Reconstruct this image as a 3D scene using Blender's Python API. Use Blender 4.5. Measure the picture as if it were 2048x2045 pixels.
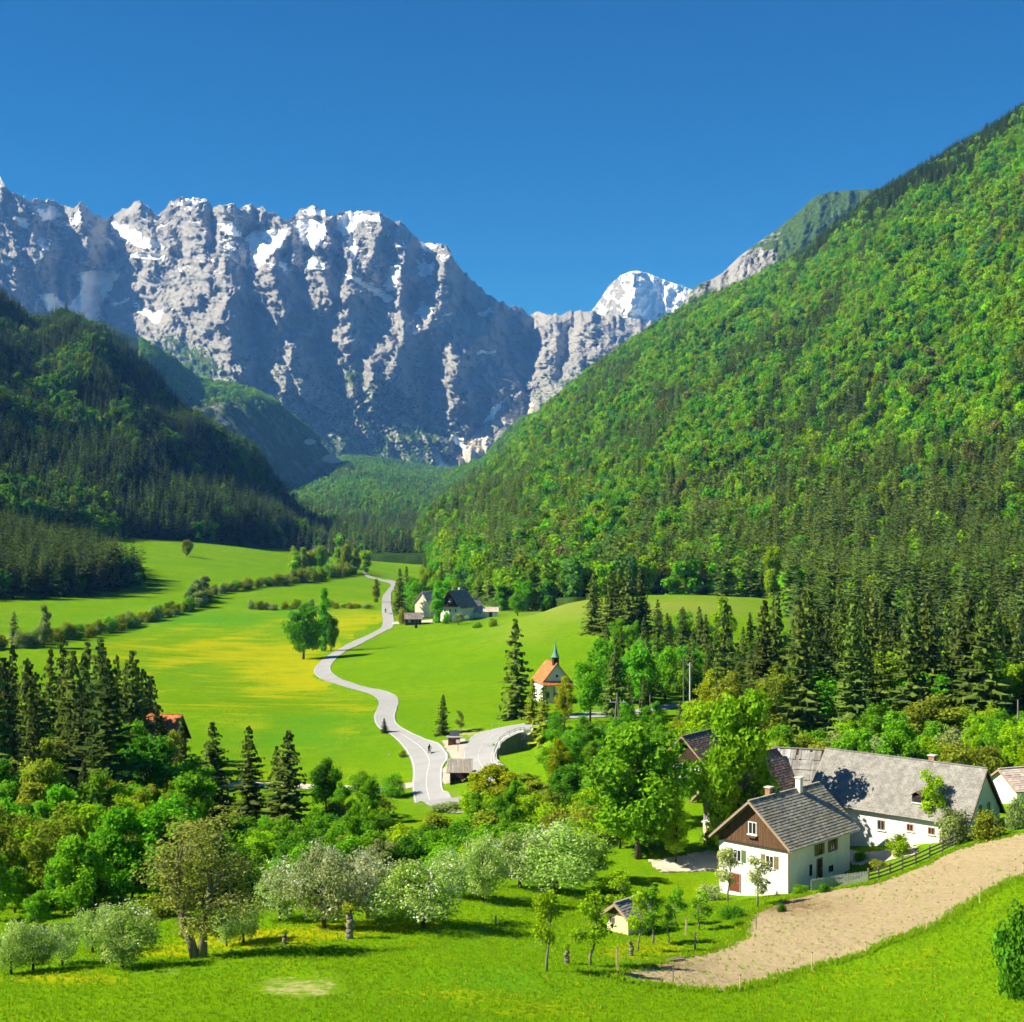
import bpy, bmesh, math, random
import numpy as np
from mathutils import Vector, Matrix

SC = bpy.context.scene
for _o in list(bpy.data.objects): bpy.data.objects.remove(_o)
COL = SC.collection
random.seed(7); RNG = np.random.default_rng(7)

# ------------------------------------------------------------------ camera, sky, sun, exposure
F = 2870.0; PX0, PY0 = 1024.0, 1022.5; CZ = 52.0        # focal length and centre in pixels of the photograph, eye height
cam_d = bpy.data.cameras.new('camera'); cam = bpy.data.objects.new('camera', cam_d); COL.objects.link(cam)
cam.location = (0, 0, CZ); cam.rotation_euler = (math.radians(90), 0, 0)
cam_d.sensor_fit = 'HORIZONTAL'; cam_d.sensor_width = 36.0; cam_d.lens = 36.0 * F / 2048.0
cam_d.clip_start = 0.5; cam_d.clip_end = 40000
SC.camera = cam

SUN_EL = 40.0; SUN_AZ = -9.0          # the sun stands to the left, a touch behind the camera
to_sun = Vector((-math.cos(math.radians(SUN_EL)) * math.cos(math.radians(SUN_AZ)),
                 math.cos(math.radians(SUN_EL)) * math.sin(math.radians(SUN_AZ)), math.sin(math.radians(SUN_EL))))
world = bpy.data.worlds.new('World'); SC.world = world; world.use_nodes = True
wn = world.node_tree; wn.nodes.clear()
wo = wn.nodes.new('ShaderNodeOutputWorld'); wb = wn.nodes.new('ShaderNodeBackground')
sky = wn.nodes.new('ShaderNodeTexSky'); sky.sky_type = 'NISHITA'; sky.sun_disc = False
sky.sun_elevation = math.radians(SUN_EL)
sky.sun_rotation = math.atan2(to_sun.x, to_sun.y)
sky.altitude = 2800; sky.air_density = 1.0; sky.dust_density = 0.0; sky.ozone_density = 10.0
hs = wn.nodes.new('ShaderNodeHueSaturation'); hs.inputs['Saturation'].default_value = 1.3
wn.links.new(sky.outputs[0], hs.inputs['Color'])
wn.links.new(hs.outputs[0], wb.inputs[0]); wb.inputs[1].default_value = 0.050
wn.links.new(wb.outputs[0], wo.inputs[0])
sun_d = bpy.data.lights.new('sun', 'SUN'); sun_d.energy = 4.6; sun_d.angle = math.radians(0.5); sun_d.color = (1.0, 0.95, 0.84)
sun = bpy.data.objects.new('sun', sun_d); COL.objects.link(sun)
sun.rotation_euler = to_sun.to_track_quat('Z', 'Y').to_euler(); sun.location = (-200, 0, 400)
SC.view_settings.view_transform = 'Standard'; SC.view_settings.look = 'None'
SC.view_settings.exposure = 1.2; SC.view_settings.gamma = 1.0; SC.view_settings.use_curve_mapping = False
cy = SC.cycles
cy.max_bounces = 6; cy.diffuse_bounces = 4; cy.glossy_bounces = 2; cy.transmission_bounces = 3
cy.transparent_max_bounces = 6; cy.volume_bounces = 0; cy.use_denoising = True; cy.use_adaptive_sampling = True; cy.adaptive_threshold = 0.03
cy.caustics_reflective = False; cy.caustics_refractive = False

# ------------------------------------------------------------------ helpers
def tag(o, label=None, cat=None, group=None, kind=None):
    if label: o['label'] = label
    if cat: o['category'] = cat
    if group: o['group'] = group
    if kind: o['kind'] = kind
    return o
def link(o, parent=None):
    COL.objects.link(o)
    if parent is not None: o.parent = parent
    return o
def empty(name, loc=(0, 0, 0), rz=0.0):
    o = bpy.data.objects.new(name, None); o.empty_display_size = 0.5; COL.objects.link(o)
    o.location = loc; o.rotation_euler = (0, 0, rz); return o
def mesh_np(name, V, Fq, mats, smooth=False):
    """V (n,3), Fq (m,k) arrays -> mesh"""
    me = bpy.data.meshes.new(name); V = np.asarray(V, float); Fq = np.asarray(Fq, np.int32)
    m, k = Fq.shape
    me.vertices.add(len(V)); me.vertices.foreach_set('co', V.ravel())
    me.loops.add(m * k); me.loops.foreach_set('vertex_index', Fq.ravel())
    me.polygons.add(m); me.polygons.foreach_set('loop_start', np.arange(0, m * k, k, dtype=np.int32))
    me.polygons.foreach_set('loop_total', np.full(m, k, np.int32))
    me.polygons.foreach_set('use_smooth', np.full(m, smooth))
    for mt in (mats if isinstance(mats, (list, tuple)) else [mats]): me.materials.append(mt)
    me.update(calc_edges=True); return me
def attr(me, name, vals, typ='FLOAT', dom='POINT'):
    a = me.attributes.new(name, typ, dom)
    a.data.foreach_set('color' if typ == 'FLOAT_COLOR' else 'value', np.asarray(vals, np.float32).ravel())

class MB:
    """collects boxes, prisms, tubes, sheets; build() makes one mesh object"""
    def __init__(s): s.v = []; s.f = []; s.m = []
    def add(s, verts, faces, mi=0):
        o = len(s.v); s.v += [tuple(p) for p in verts]; s.f += [tuple(i + o for i in f) for f in faces]; s.m += [mi] * len(faces); return s
    def box(s, c, d, rz=0.0, mi=0, rx=0.0, ry=0.0):
        M = Matrix.Translation(c) @ Matrix.Rotation(rz, 4, 'Z') @ Matrix.Rotation(ry, 4, 'Y') @ Matrix.Rotation(rx, 4, 'X')
        h = [x / 2 for x in d]
        p = [M @ Vector((sx * h[0], sy * h[1], sz * h[2])) for sx in (-1, 1) for sy in (-1, 1) for sz in (-1, 1)]
        return s.add(p, [(0, 1, 3, 2), (4, 6, 7, 5), (0, 4, 5, 1), (2, 3, 7, 6), (0, 2, 6, 4), (1, 5, 7, 3)], mi)
    def hexa(s, p, mi=0):
        """8 points: bottom ring 0-3 (ccw from above), top ring 4-7"""
        return s.add(p, [(3, 2, 1, 0), (4, 5, 6, 7), (0, 1, 5, 4), (1, 2, 6, 5), (2, 3, 7, 6), (3, 0, 4, 7)], mi)
    def beam(s, a, b, w, h=None, mi=0):
        a = Vector(a); b = Vector(b); d = (b - a)
        if d.length < 1e-6: return s
        d.normalize(); up = Vector((0, 0, 1)) if abs(d.z) < 0.95 else Vector((0, 1, 0))
        x = d.cross(up).normalized() * (w / 2); y = x.cross(d).normalized() * ((h or w) / 2)
        return s.hexa([a - x - y, a + x - y, b + x - y, b - x - y, a - x + y, a + x + y, b + x + y, b - x + y], mi)
    def tube(s, pts, rads, n=6, mi=0, cap=True):
        pts = [Vector(p) for p in pts]; rings = []; o = len(s.v)
        for i, p in enumerate(pts):
            d = (pts[min(i + 1, len(pts) - 1)] - pts[max(i - 1, 0)]).normalized()
            a = d.cross(Vector((0.31, 0.95, 0.1))).normalized() if abs(d.y) < 0.9 else d.cross(Vector((1, 0, 0.2))).normalized()
            b = d.cross(a)
            for k in range(n):
                t = 2 * math.pi * k / n; s.v.append(tuple(p + (a * math.cos(t) + b * math.sin(t)) * rads[i]))
        for i in range(len(pts) - 1):
            for k in range(n):
                s.f.append((o + i * n + k, o + i * n + (k + 1) % n, o + (i + 1) * n + (k + 1) % n, o + (i + 1) * n + k)); s.m.append(mi)
        if cap:
            s.f.append(tuple(o + k for k in range(n))[::-1]); s.m.append(mi)
            s.f.append(tuple(o + (len(pts) - 1) * n + k for k in range(n))); s.m.append(mi)
        return s
    def prism(s, poly, z0, z1, mi=0):
        n = len(poly)
        return s.add([(x, y, z0) for x, y in poly] + [(x, y, z1) for x, y in poly],
                     [tuple(range(n))[::-1], tuple(range(n, 2 * n))] + [(i, (i + 1) % n, n + (i + 1) % n, n + i) for i in range(n)], mi)
    def mesh(s, name, mats, smooth=False):
        me = bpy.data.meshes.new(name); me.from_pydata(s.v, [], s.f)
        for mt in (mats if isinstance(mats, (list, tuple)) else [mats]): me.materials.append(mt)
        me.polygons.foreach_set('material_index', s.m)
        if smooth: me.polygons.foreach_set('use_smooth', [True] * len(s.f))
        me.update(); return me
    def build(s, name, mats, parent=None, smooth=False):
        return link(bpy.data.objects.new(name, s.mesh(name, mats, smooth)), parent)

def copy_tree(o, parent=None):
    c = o.copy(); COL.objects.link(c); c.parent = parent
    for ch in o.children: copy_tree(ch, c)
    return c

# value noise ---------------------------------------------------------------------------------
_R = np.random.default_rng(3); _ANG = _R.random((256, 256)) * 2 * math.pi; _GX, _GY = np.cos(_ANG), np.sin(_ANG)
def vnoise(x, y):
    """gradient noise in 0..1"""
    xi = np.floor(x).astype(int); yi = np.floor(y).astype(int); fx = x - xi; fy = y - yi
    u = fx * fx * fx * (fx * (fx * 6 - 15) + 10); v = fy * fy * fy * (fy * (fy * 6 - 15) + 10)
    def g(i, j): a, b = (xi + i) & 255, (yi + j) & 255; return _GX[a, b] * (fx - i) + _GY[a, b] * (fy - j)
    n = (g(0, 0) * (1 - u) + g(1, 0) * u) * (1 - v) + (g(0, 1) * (1 - u) + g(1, 1) * u) * v
    return np.clip(0.5 + n * 0.85, 0, 1)
def fbm(x, y, o=4, g=0.5):
    s = 0; a = 1; t = 0
    for k in range(o):
        s = s + a * (vnoise(x * 2 ** k + 17.3 * k, y * 2 ** k + 5.1 * k) * 2 - 1); t += a; a *= g
    return s / t
def ridged(x, y, o=4, g=0.5):
    s = 0; a = 1; t = 0
    for k in range(o):
        s = s + a * (1 - np.abs(vnoise(x * 2 ** k + 9.7 * k, y * 2 ** k + 3.3 * k) * 2 - 1)); t += a; a *= g
    return s / t
def multi(x, y, o=6, g=0.55):
    """sharp ridges whose finer ridges ride on the coarse ones"""
    s = 0; a = 1; t = 0; w = 1.0
    for k in range(o):
        n = (1 - np.abs(vnoise(x * 2.03 ** k + 9.7 * k, y * 2.03 ** k + 3.3 * k) * 2 - 1)) ** 2
        s = s + a * n * w; t += a; w = np.clip(n * 1.8, 0.15, 1); a *= g
    return s / t
def itp(x, pts, k=1):
    p = np.array(pts, float); return np.interp(x, p[:, 0], p[:, k])
def sstep(a, b, x):
    t = np.clip((x - a) / (b - a), 0, 1); return t * t * (3 - 2 * t)

def P(px, py, D):
    """pixel of the photograph at depth D -> point"""
    return Vector(((px - PX0) / F * D, D, CZ - (py - PY0) / F * D))
def proj(p):
    return (PX0 + p[0] / p[1] * F, PY0 - (p[2] - CZ) / p[1] * F)

# ------------------------------------------------------------------ materials
MATS = {}
def nodes_of(m):
    m.use_nodes = True; nt = m.node_tree; nt.nodes.clear(); return nt
class NT:
    def __init__(s, name):
        s.m = bpy.data.materials.new(name); s.nt = nodes_of(s.m); s.out = s.n('ShaderNodeOutputMaterial'); MATS[name] = s.m
    def n(s, typ, **kw):
        nd = s.nt.nodes.new(typ)
        for k, v in kw.items(): setattr(nd, k, v)
        return nd
    def l(s, a, b): s.nt.links.new(a, b)
    def val(s, sock, v):
        if hasattr(v, 'is_output') or isinstance(v, bpy.types.NodeSocket): s.l(v, sock)
        elif isinstance(v, (tuple, list)) and len(v) == 3 and sock.type == 'RGBA': sock.default_value = (*v, 1)
        else: sock.default_value = v
    def noise(s, scale, detail=4, rough=0.55, coord=None, vec=None, dist=0.0):
        nd = s.n('ShaderNodeTexNoise'); nd.inputs['Scale'].default_value = scale; nd.inputs['Detail'].default_value = detail
        nd.inputs['Roughness'].default_value = rough; nd.inputs['Distortion'].default_value = dist
        if vec is not None: s.l(vec, nd.inputs['Vector'])
        return nd.outputs['Fac']
    def coord(s, which='Object', scale=(1, 1, 1)):
        c = s.n('ShaderNodeTexCoord'); mp = s.n('ShaderNodeMapping'); mp.inputs['Scale'].default_value = scale
        s.l(c.outputs[which], mp.inputs['Vector']); return mp.outputs['Vector']
    def geo(s, which='Position', scale=(1, 1, 1)):
        g = s.n('ShaderNodeNewGeometry'); mp = s.n('ShaderNodeMapping'); mp.inputs['Scale'].default_value = scale
        s.l(g.outputs[which], mp.inputs['Vector']); return mp.outputs['Vector']
    def mr(s, x, a, b, c=0.0, d=1.0, smooth=True):
        nd = s.n('ShaderNodeMapRange'); nd.clamp = True
        if smooth: nd.interpolation_type = 'SMOOTHSTEP'
        s.val(nd.inputs[0], x)
        for i, v in enumerate((a, b, c, d)): s.val(nd.inputs[1 + i], v)
        return nd.outputs[0]
    def math(s, op, a, b=0.0):
        nd = s.n('ShaderNodeMath', operation=op); s.val(nd.inputs[0], a); s.val(nd.inputs[1], b); return nd.outputs[0]
    def mix(s, f, a, b, mode='MIX'):
        nd = s.n('ShaderNodeMix', data_type='RGBA', blend_type=mode)
        s.val(nd.inputs[0], f); s.val(nd.inputs[6], a); s.val(nd.inputs[7], b); return nd.outputs[2]
    def ramp(s, f, stops):
        nd = s.n('ShaderNodeValToRGB'); s.l(f, nd.inputs[0]); el = nd.color_ramp.elements
        while len(el) < len(stops): el.new(0.5)
        for e, (p, c) in zip(el, stops): e.position = p; e.color = (*c, 1)
        return nd.outputs[0]
    def attrib(s, name, inst=False, col=False):
        nd = s.n('ShaderNodeAttribute', attribute_name=name, attribute_type='INSTANCER' if inst else 'GEOMETRY')
        return nd.outputs['Color' if col else 'Fac']
    def bump(s, h, strength=0.5, dist=0.1):
        nd = s.n('ShaderNodeBump'); nd.inputs['Strength'].default_value = strength; nd.inputs['Distance'].default_value = dist
        s.l(h, nd.inputs['Height']); return nd.outputs[0]
    def finish(s, col, rough=0.85, normal=None, spec=0.2, metal=0.0):
        b = s.n('ShaderNodeBsdfPrincipled'); s.val(b.inputs['Base Color'], col); s.val(b.inputs['Roughness'], rough)
        b.inputs['Specular IOR Level'].default_value = spec; b.inputs['Metallic'].default_value = metal
        if normal is not None: s.l(normal, b.inputs['Normal'])
        s.l(b.outputs[0], s.out.inputs[0]); return s.m
    def leaf(s, col, trans=0.35, tcol=None):
        d = s.n('ShaderNodeBsdfDiffuse'); t = s.n('ShaderNodeBsdfTranslucent'); mx = s.n('ShaderNodeMixShader')
        s.val(d.inputs[0], col); s.val(t.inputs[0], tcol if tcol is not None else col); mx.inputs[0].default_value = trans
        s.l(d.outputs[0], mx.inputs[1]); s.l(t.outputs[0], mx.inputs[2]); s.l(mx.outputs[0], s.out.inputs[0]); return s.m
def plain(name, col, rough=0.8, var=0.25, scale=3.0, stretch=(1, 1, 1), bump=0.0, spec=0.2, metal=0.0, detail=5):
    t = NT(name); c = t.coord('Object', stretch)
    f = t.noise(scale, detail, 0.6, vec=c); g = t.noise(scale * 7.3, 3, 0.6, vec=c)
    fac = t.math('ADD', t.math('MULTIPLY', f, 0.65), t.math('MULTIPLY', g, 0.35))
    lo = tuple(x * (1 - var) for x in col); hi = tuple(min(1, x * (1 + var)) for x in col)
    cc = t.ramp(fac, [(0.3, lo), (0.7, hi)])
    return t.finish(cc, rough, t.bump(fac, bump, 0.05) if bump else None, spec, metal)
# ------------------------------------------------------------------ ground materials
def m_meadow():
    t = NT('meadow_grass'); p = t.geo('Position'); pf = t.geo('Position', (0.6, 1, 1))
    big = t.noise(0.035, 4, 0.55, vec=p); mid = t.noise(0.35, 4, 0.6, vec=p); fine = t.noise(3.2, 3, 0.65, vec=p); tiny = t.noise(9.0, 2, 0.7, vec=p)
    g = t.ramp(big, [(0.3, (0.105, 0.24, 0.003)), (0.5, (0.14, 0.275, 0.003)), (0.7, (0.185, 0.295, 0.004))])
    g = t.mix(t.mr(mid, 0.35, 0.7), g, (0.115, 0.235, 0.003)); g = t.mix(t.mr(t.noise(0.12, 5, 0.6, vec=t.geo('Position', (1, 0.5, 1))), 0.42, 0.68, 0, 0.35), g, (0.085, 0.215, 0.006)); 
    dk = t.mr(t.math('ADD', t.math('MULTIPLY', fine, 0.55), t.math('MULTIPLY', tiny, 0.45)), 0.3, 0.7, 0.62, 1.25)
    g = t.mix(1.0, g, dk, 'MULTIPLY')
    # yellow flowers: drifts where the attribute allows them, broken into specks
    fl = t.attrib('flower')
    sp = t.noise(1.6, 5, 0.75, vec=p); drift = t.noise(0.11, 4, 0.6, vec=t.geo('Position', (0.45, 1.3, 1)))
    th = t.math('ADD', t.math('MULTIPLY', drift, 0.5), t.math('MULTIPLY', sp, 0.5))
    lo = t.math('SUBTRACT', 0.86, t.math('MULTIPLY', fl, 0.46)); hi = t.math('ADD', lo, 0.16)
    ff = t.mr(th, lo, hi)
    g = t.mix(t.math('MULTIPLY', ff, 0.62), g, (0.40, 0.36, 0.004))
    # bare, dry and trodden places
    dry = t.mr(t.math('ADD', t.attrib('dry'), t.math('MULTIPLY', t.math('SUBTRACT', t.noise(0.9, 6, 0.75, vec=p), 0.5), 3.2)), 0.45, 1.15, 0.0, 0.85)
    g = t.mix(dry, g, (0.40, 0.36, 0.15))
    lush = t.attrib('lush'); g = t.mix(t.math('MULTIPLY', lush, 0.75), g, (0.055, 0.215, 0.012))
    olive = t.attrib('olive'); g = t.mix(t.math('MULTIPLY', olive, 0.8), g, (0.20, 0.235, 0.04))
    return t.finish(g, 0.9, t.bump(t.math('ADD', fine, t.math('MULTIPLY', tiny, 0.6)), 0.35, 0.2), 0.0)
def m_forest_floor():
    t = NT('forest_floor'); p = t.geo('Position')
    f = t.noise(0.05, 5, 0.65, vec=p); g = t.ramp(f, [(0.35, (0.012, 0.035, 0.006)), (0.65, (0.045, 0.085, 0.012))])
    return t.finish(g, 0.95, t.bump(t.noise(0.3, 4, vec=p), 0.6, 2.0), 0.0)
def m_rock():
    """pale limestone, with snow, scrub and scree where the ledges carry them"""
    t = NT('limestone'); p = t.geo('Position'); st = t.geo('Position', (1, 1, 0.35))
    a = t.noise(0.004, 6, 0.6, vec=st); b = t.noise(0.022, 6, 0.65, vec=st); c = t.noise(0.09, 4, 0.6, vec=p)
    f = t.math('ADD', t.math('MULTIPLY', a, 0.4), t.math('ADD', t.math('MULTIPLY', b, 0.4), t.math('MULTIPLY', c, 0.2)))
    rock = t.ramp(f, [(0.33, (0.21, 0.21, 0.21)), (0.5, (0.325, 0.325, 0.32)), (0.66, (0.44, 0.435, 0.42))])
    gn = t.attrib('green'); gf = t.mr(t.math('ADD', gn, t.math('MULTIPLY', t.math('SUBTRACT', b, 0.5), 1.3)), 0.42, 0.62)
    rock = t.mix(gf, rock, t.ramp(c, [(0.35, (0.035, 0.075, 0.012)), (0.65, (0.085, 0.15, 0.02))]))
    sc = t.mr(t.math('ADD', t.attrib('scree'), t.math('MULTIPLY', t.math('SUBTRACT', b, 0.5), 0.7)), 0.42, 0.58)
    rock = t.mix(sc, rock, (0.62, 0.57, 0.48))
    sn = t.mr(t.math('ADD', t.attrib('snow'), t.math('MULTIPLY', t.math('SUBTRACT', b, 0.5), 0.9)), 0.45, 0.57)
    col = t.mix(sn, rock, (0.88, 0.9, 0.93))
    bh = t.math('MULTIPLY', t.math('ADD', b, t.math('MULTIPLY', c, 0.5)), t.math('SUBTRACT', 1.0, t.math('MULTIPLY', sn, 0.85)))
    return t.finish(col, 0.9, t.bump(bh, 1.0, 32.0), 0.05)
def m_road():
    t = NT('asphalt_pale'); p = t.geo('Position')
    f = t.noise(0.25, 5, 0.6, vec=p); g = t.noise(6, 3, 0.7, vec=p)
    c = t.ramp(t.math('ADD', t.math('MULTIPLY', f, 0.7), t.math('MULTIPLY', g, 0.3)), [(0.3, (0.285, 0.285, 0.28)), (0.7, (0.36, 0.36, 0.35))])
    return t.finish(c, 0.9, None, 0.1)
def m_field():
    t = NT('tilled_soil'); p = t.geo('Position')
    a = t.noise(0.12, 4, 0.6, vec=p); b = t.noise(1.6, 5, 0.7, vec=p); c = t.noise(6, 3, 0.7, vec=p)
    s = t.ramp(t.math('ADD', t.math('MULTIPLY', b, 0.6), t.math('MULTIPLY', c, 0.4)), [(0.25, (0.27, 0.205, 0.105)), (0.42, (0.345, 0.275, 0.15)), (0.75, (0.42, 0.34, 0.19))])
    s = t.mix(t.mr(a, 0.35, 0.7, 0, 0.35), s, (0.33, 0.25, 0.15))
    s = t.mix(t.math('MULTIPLY', t.attrib('damp'), t.mr(b, 0.3, 0.6)), s, (0.15, 0.085, 0.045))
    w = t.mr(t.noise(1.9, 4, 0.7, vec=t.geo('Position', (1.3, 1, 1))), 0.66, 0.72); s = t.mix(t.math('MULTIPLY', w, 0.75), s, (0.12, 0.18, 0.02))
    return t.finish(s, 0.95, t.bump(t.math('ADD', b, t.math('MULTIPLY', c, 0.5)), 0.9, 0.2), 0.05)
M_MEADOW, M_FLOOR, M_ROCK, M_ROAD, M_FIELD = m_meadow(), m_forest_floor(), m_rock(), m_road(), m_field()
M_GRAVEL = plain('gravel', (0.52, 0.46, 0.36), 0.95, 0.25, 0.7, bump=0.4)
M_LINE = plain('road_line', (0.60, 0.60, 0.56), 0.8, 0.08, 2.0)

# ------------------------------------------------------------------ the near ground and the valley floor
GP = [  # px, py, depth : where the ground lies
 (0,2045,84),(1024,2045,86),(2048,2045,84),(0,1945,104),(400,1912,112),(700,1868,121),(1090,1940,105),(850,1855,125),(1240,1958,104),
 (1480,1985,103),(1700,1915,112),(1900,1830,122),(2048,1755,133),(2048,1680,150),(1735,1770,147),(1577,1783,150.5),(1445,1797,156),
 (1691,1752,160),(1925,1684,158),(1740,1704,164),(1280,1872,128),(1320,1722,166),(1160,1790,148),(966,1801,136),(648,1856,124),
 (870,1608,250),(740,1612,240),(905,1568,262),(830,1500,295),(770,1400,380),(640,1340,440),(790,1240,590),(774,1190,760),(762,1160,915),(735,1142,1060),
 (130,1290,480),(430,1190,700),(270,1100,900),(380,1085,1040),(570,1108,1050),(680,1140,980),(60,1255,560),(200,1212,640),
 (1050,1405,335),(1000,1262,520),(1092,1402,333),(1170,1330,405),(1130,1205,520),(1250,1255,440),(1350,1205,570),(1500,1215,590),(930,1242,578),
 (1390,1695,172),(1066,1452,300),(960,1522,270),(1200,1432,318),(1330,1418,328),(1400,1570,215),(1700,1520,225),(2000,1490,235),(2048,1580,190),
 (1230,1478,268),(1180,1560,222),(500,1620,222),(100,1660,200),(-300,1650,205),(900,1720,168),(600,1800,138),(300,1850,128),(50,1900,120),
 (1750,1330,430),(2100,1380,400),(400,1420,335),(150,1440,320),(-250,1300,450),(-300,1950,105),(2400,1620,150),(2400,1960,86)]
_g = [tuple(P(*q)) for q in GP] + [(0, 0, 50.2), (-60, 0, 50), (60, 0, 51), (0, 42, 36.5), (-60, 42, 36), (60, 42, 38), (0, -60, 66), (-120, -40, 62), (120, -40, 64),
     (-330, 600, 20), (-420, 1000, 45), (300, 300, 40), (420, 600, 60), (-260, 300, 12), (0, 1400, 12), (-250, 1400, 25), (200, 1400, 30), (-150, 150, 14), (150, 150, 24)]
_g = np.array(_g)
def _lg(x, y): return x, 55 * np.log1p(np.maximum(y, -45) / 55.0) * 3.0     # far points weigh less
def _tk(X0, Y0, X1, Y1):
    r2 = (X0[:, None] - X1[None, :]) ** 2 + (Y0[:, None] - Y1[None, :]) ** 2
    return 0.5 * r2 * np.log(r2 + 1e-9)
def _nx(x, y): return x / (np.maximum(y, 0) + 140.0) * 220, np.log((np.maximum(y, -60) + 140.0) / 140.0) * 260
_gx, _gy = _nx(_g[:, 0], _g[:, 1]); _n = len(_g)
_A = np.zeros((_n + 3, _n + 3)); _A[:_n, :_n] = _tk(_gx, _gy, _gx, _gy) + np.eye(_n) * 25.0
_A[:_n, _n:] = np.stack([np.ones(_n), _gx, _gy], 1); _A[_n:, :_n] = _A[:_n, _n:].T
_W = np.linalg.solve(_A, np.concatenate([_g[:, 2], np.zeros(3)]))
_ARC = np.array([(-2.6, 272.0), (-3.9, 276.5), (-3.9, 282.7), (-2.8, 288.7), (0.3, 293.4), (4.2, 295.7), (8.0, 297.0)])
def _cut(x, y):
    """the bank drops away below the bend of the upper road"""
    best = np.full(x.shape, 1e9); sd = np.zeros(x.shape)
    for a, b in zip(_ARC[:-1], _ARC[1:]):
        d = b - a; t = np.clip(((x - a[0]) * d[0] + (y - a[1]) * d[1]) / (d @ d), 0, 1); qx = x - a[0] - t * d[0]; qy = y - a[1] - t * d[1]
        r = np.hypot(qx, qy); side = np.sign(d[1] * qx - d[0] * qy); k = r < best; best[k] = r[k]; sd[k] = side[k]
    end = sstep(271.0, 276.0, y) * sstep(9.0, 4.0, x)
    return np.where(sd > 0, 3.4 * sstep(0.5, 1.4, best) * sstep(13.0, 6.0, best) * end, 0.0)
def ground(x, y):
    x = np.atleast_1d(np.asarray(x, float)); y = np.atleast_1d(np.asarray(y, float)); sh = x.shape
    a, b = _nx(x.ravel(), y.ravel()); out = np.empty(a.shape)
    for i in range(0, len(a), 20000):
        s = slice(i, i + 20000)
        out[s] = _tk(a[s], b[s], _gx, _gy) @ _W[:_n] + _W[_n] + _W[_n + 1] * a[s] + _W[_n + 2] * b[s]
    z = out.reshape(sh)
    m = (np.abs(x) < 30) & (y > 250) & (y < 315)
    if m.any(): z = z.copy(); z[m] -= _cut(x[m], y[m])
    return z + fbm(x / 14, y / 14, 3) * 0.28 + fbm(x / 4 + 7, y / 4, 2) * 0.06
def gz(x, y): return float(ground(x, y)[0])
def hit(px, py, lo=60.0, hi=1500.0):
    """where the ray through a pixel meets the ground"""
    D = np.geomspace(lo, hi, 700); X = (px - PX0) / F * D; Z = CZ - (py - PY0) / F * D
    d = Z - ground(X, D); k = np.where(d < 0)[0]
    if len(k) == 0: return P(px, py, hi)
    i = max(k[0], 1); a = d[i - 1] / (d[i - 1] - d[i] + 1e-9); Dm = D[i - 1] + (D[i] - D[i - 1]) * a
    x = (px - PX0) / F * Dm; return Vector((x, Dm, gz(x, Dm)))
def at(px, D):
    x = (px - PX0) / F * D; return Vector((x, D, gz(x, D)))
def inpoly(px, py, poly, soft=0):
    px = np.asarray(px); py = np.asarray(py); ins = np.zeros(px.shape, bool); n = len(poly); j = n - 1
    for i in range(n):
        xi, yi = poly[i]; xj, yj = poly[j]
        c = ((yi > py) != (yj > py)) & (px < (xj - xi) * (py - yi) / (yj - yi + 1e-12) + xi); ins ^= c; j = i
    return ins
def blob(px, py, cx, cy, rx, ry): return np.exp(-(((px - cx) / rx) ** 2 + ((py - cy) / ry) ** 2))

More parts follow.
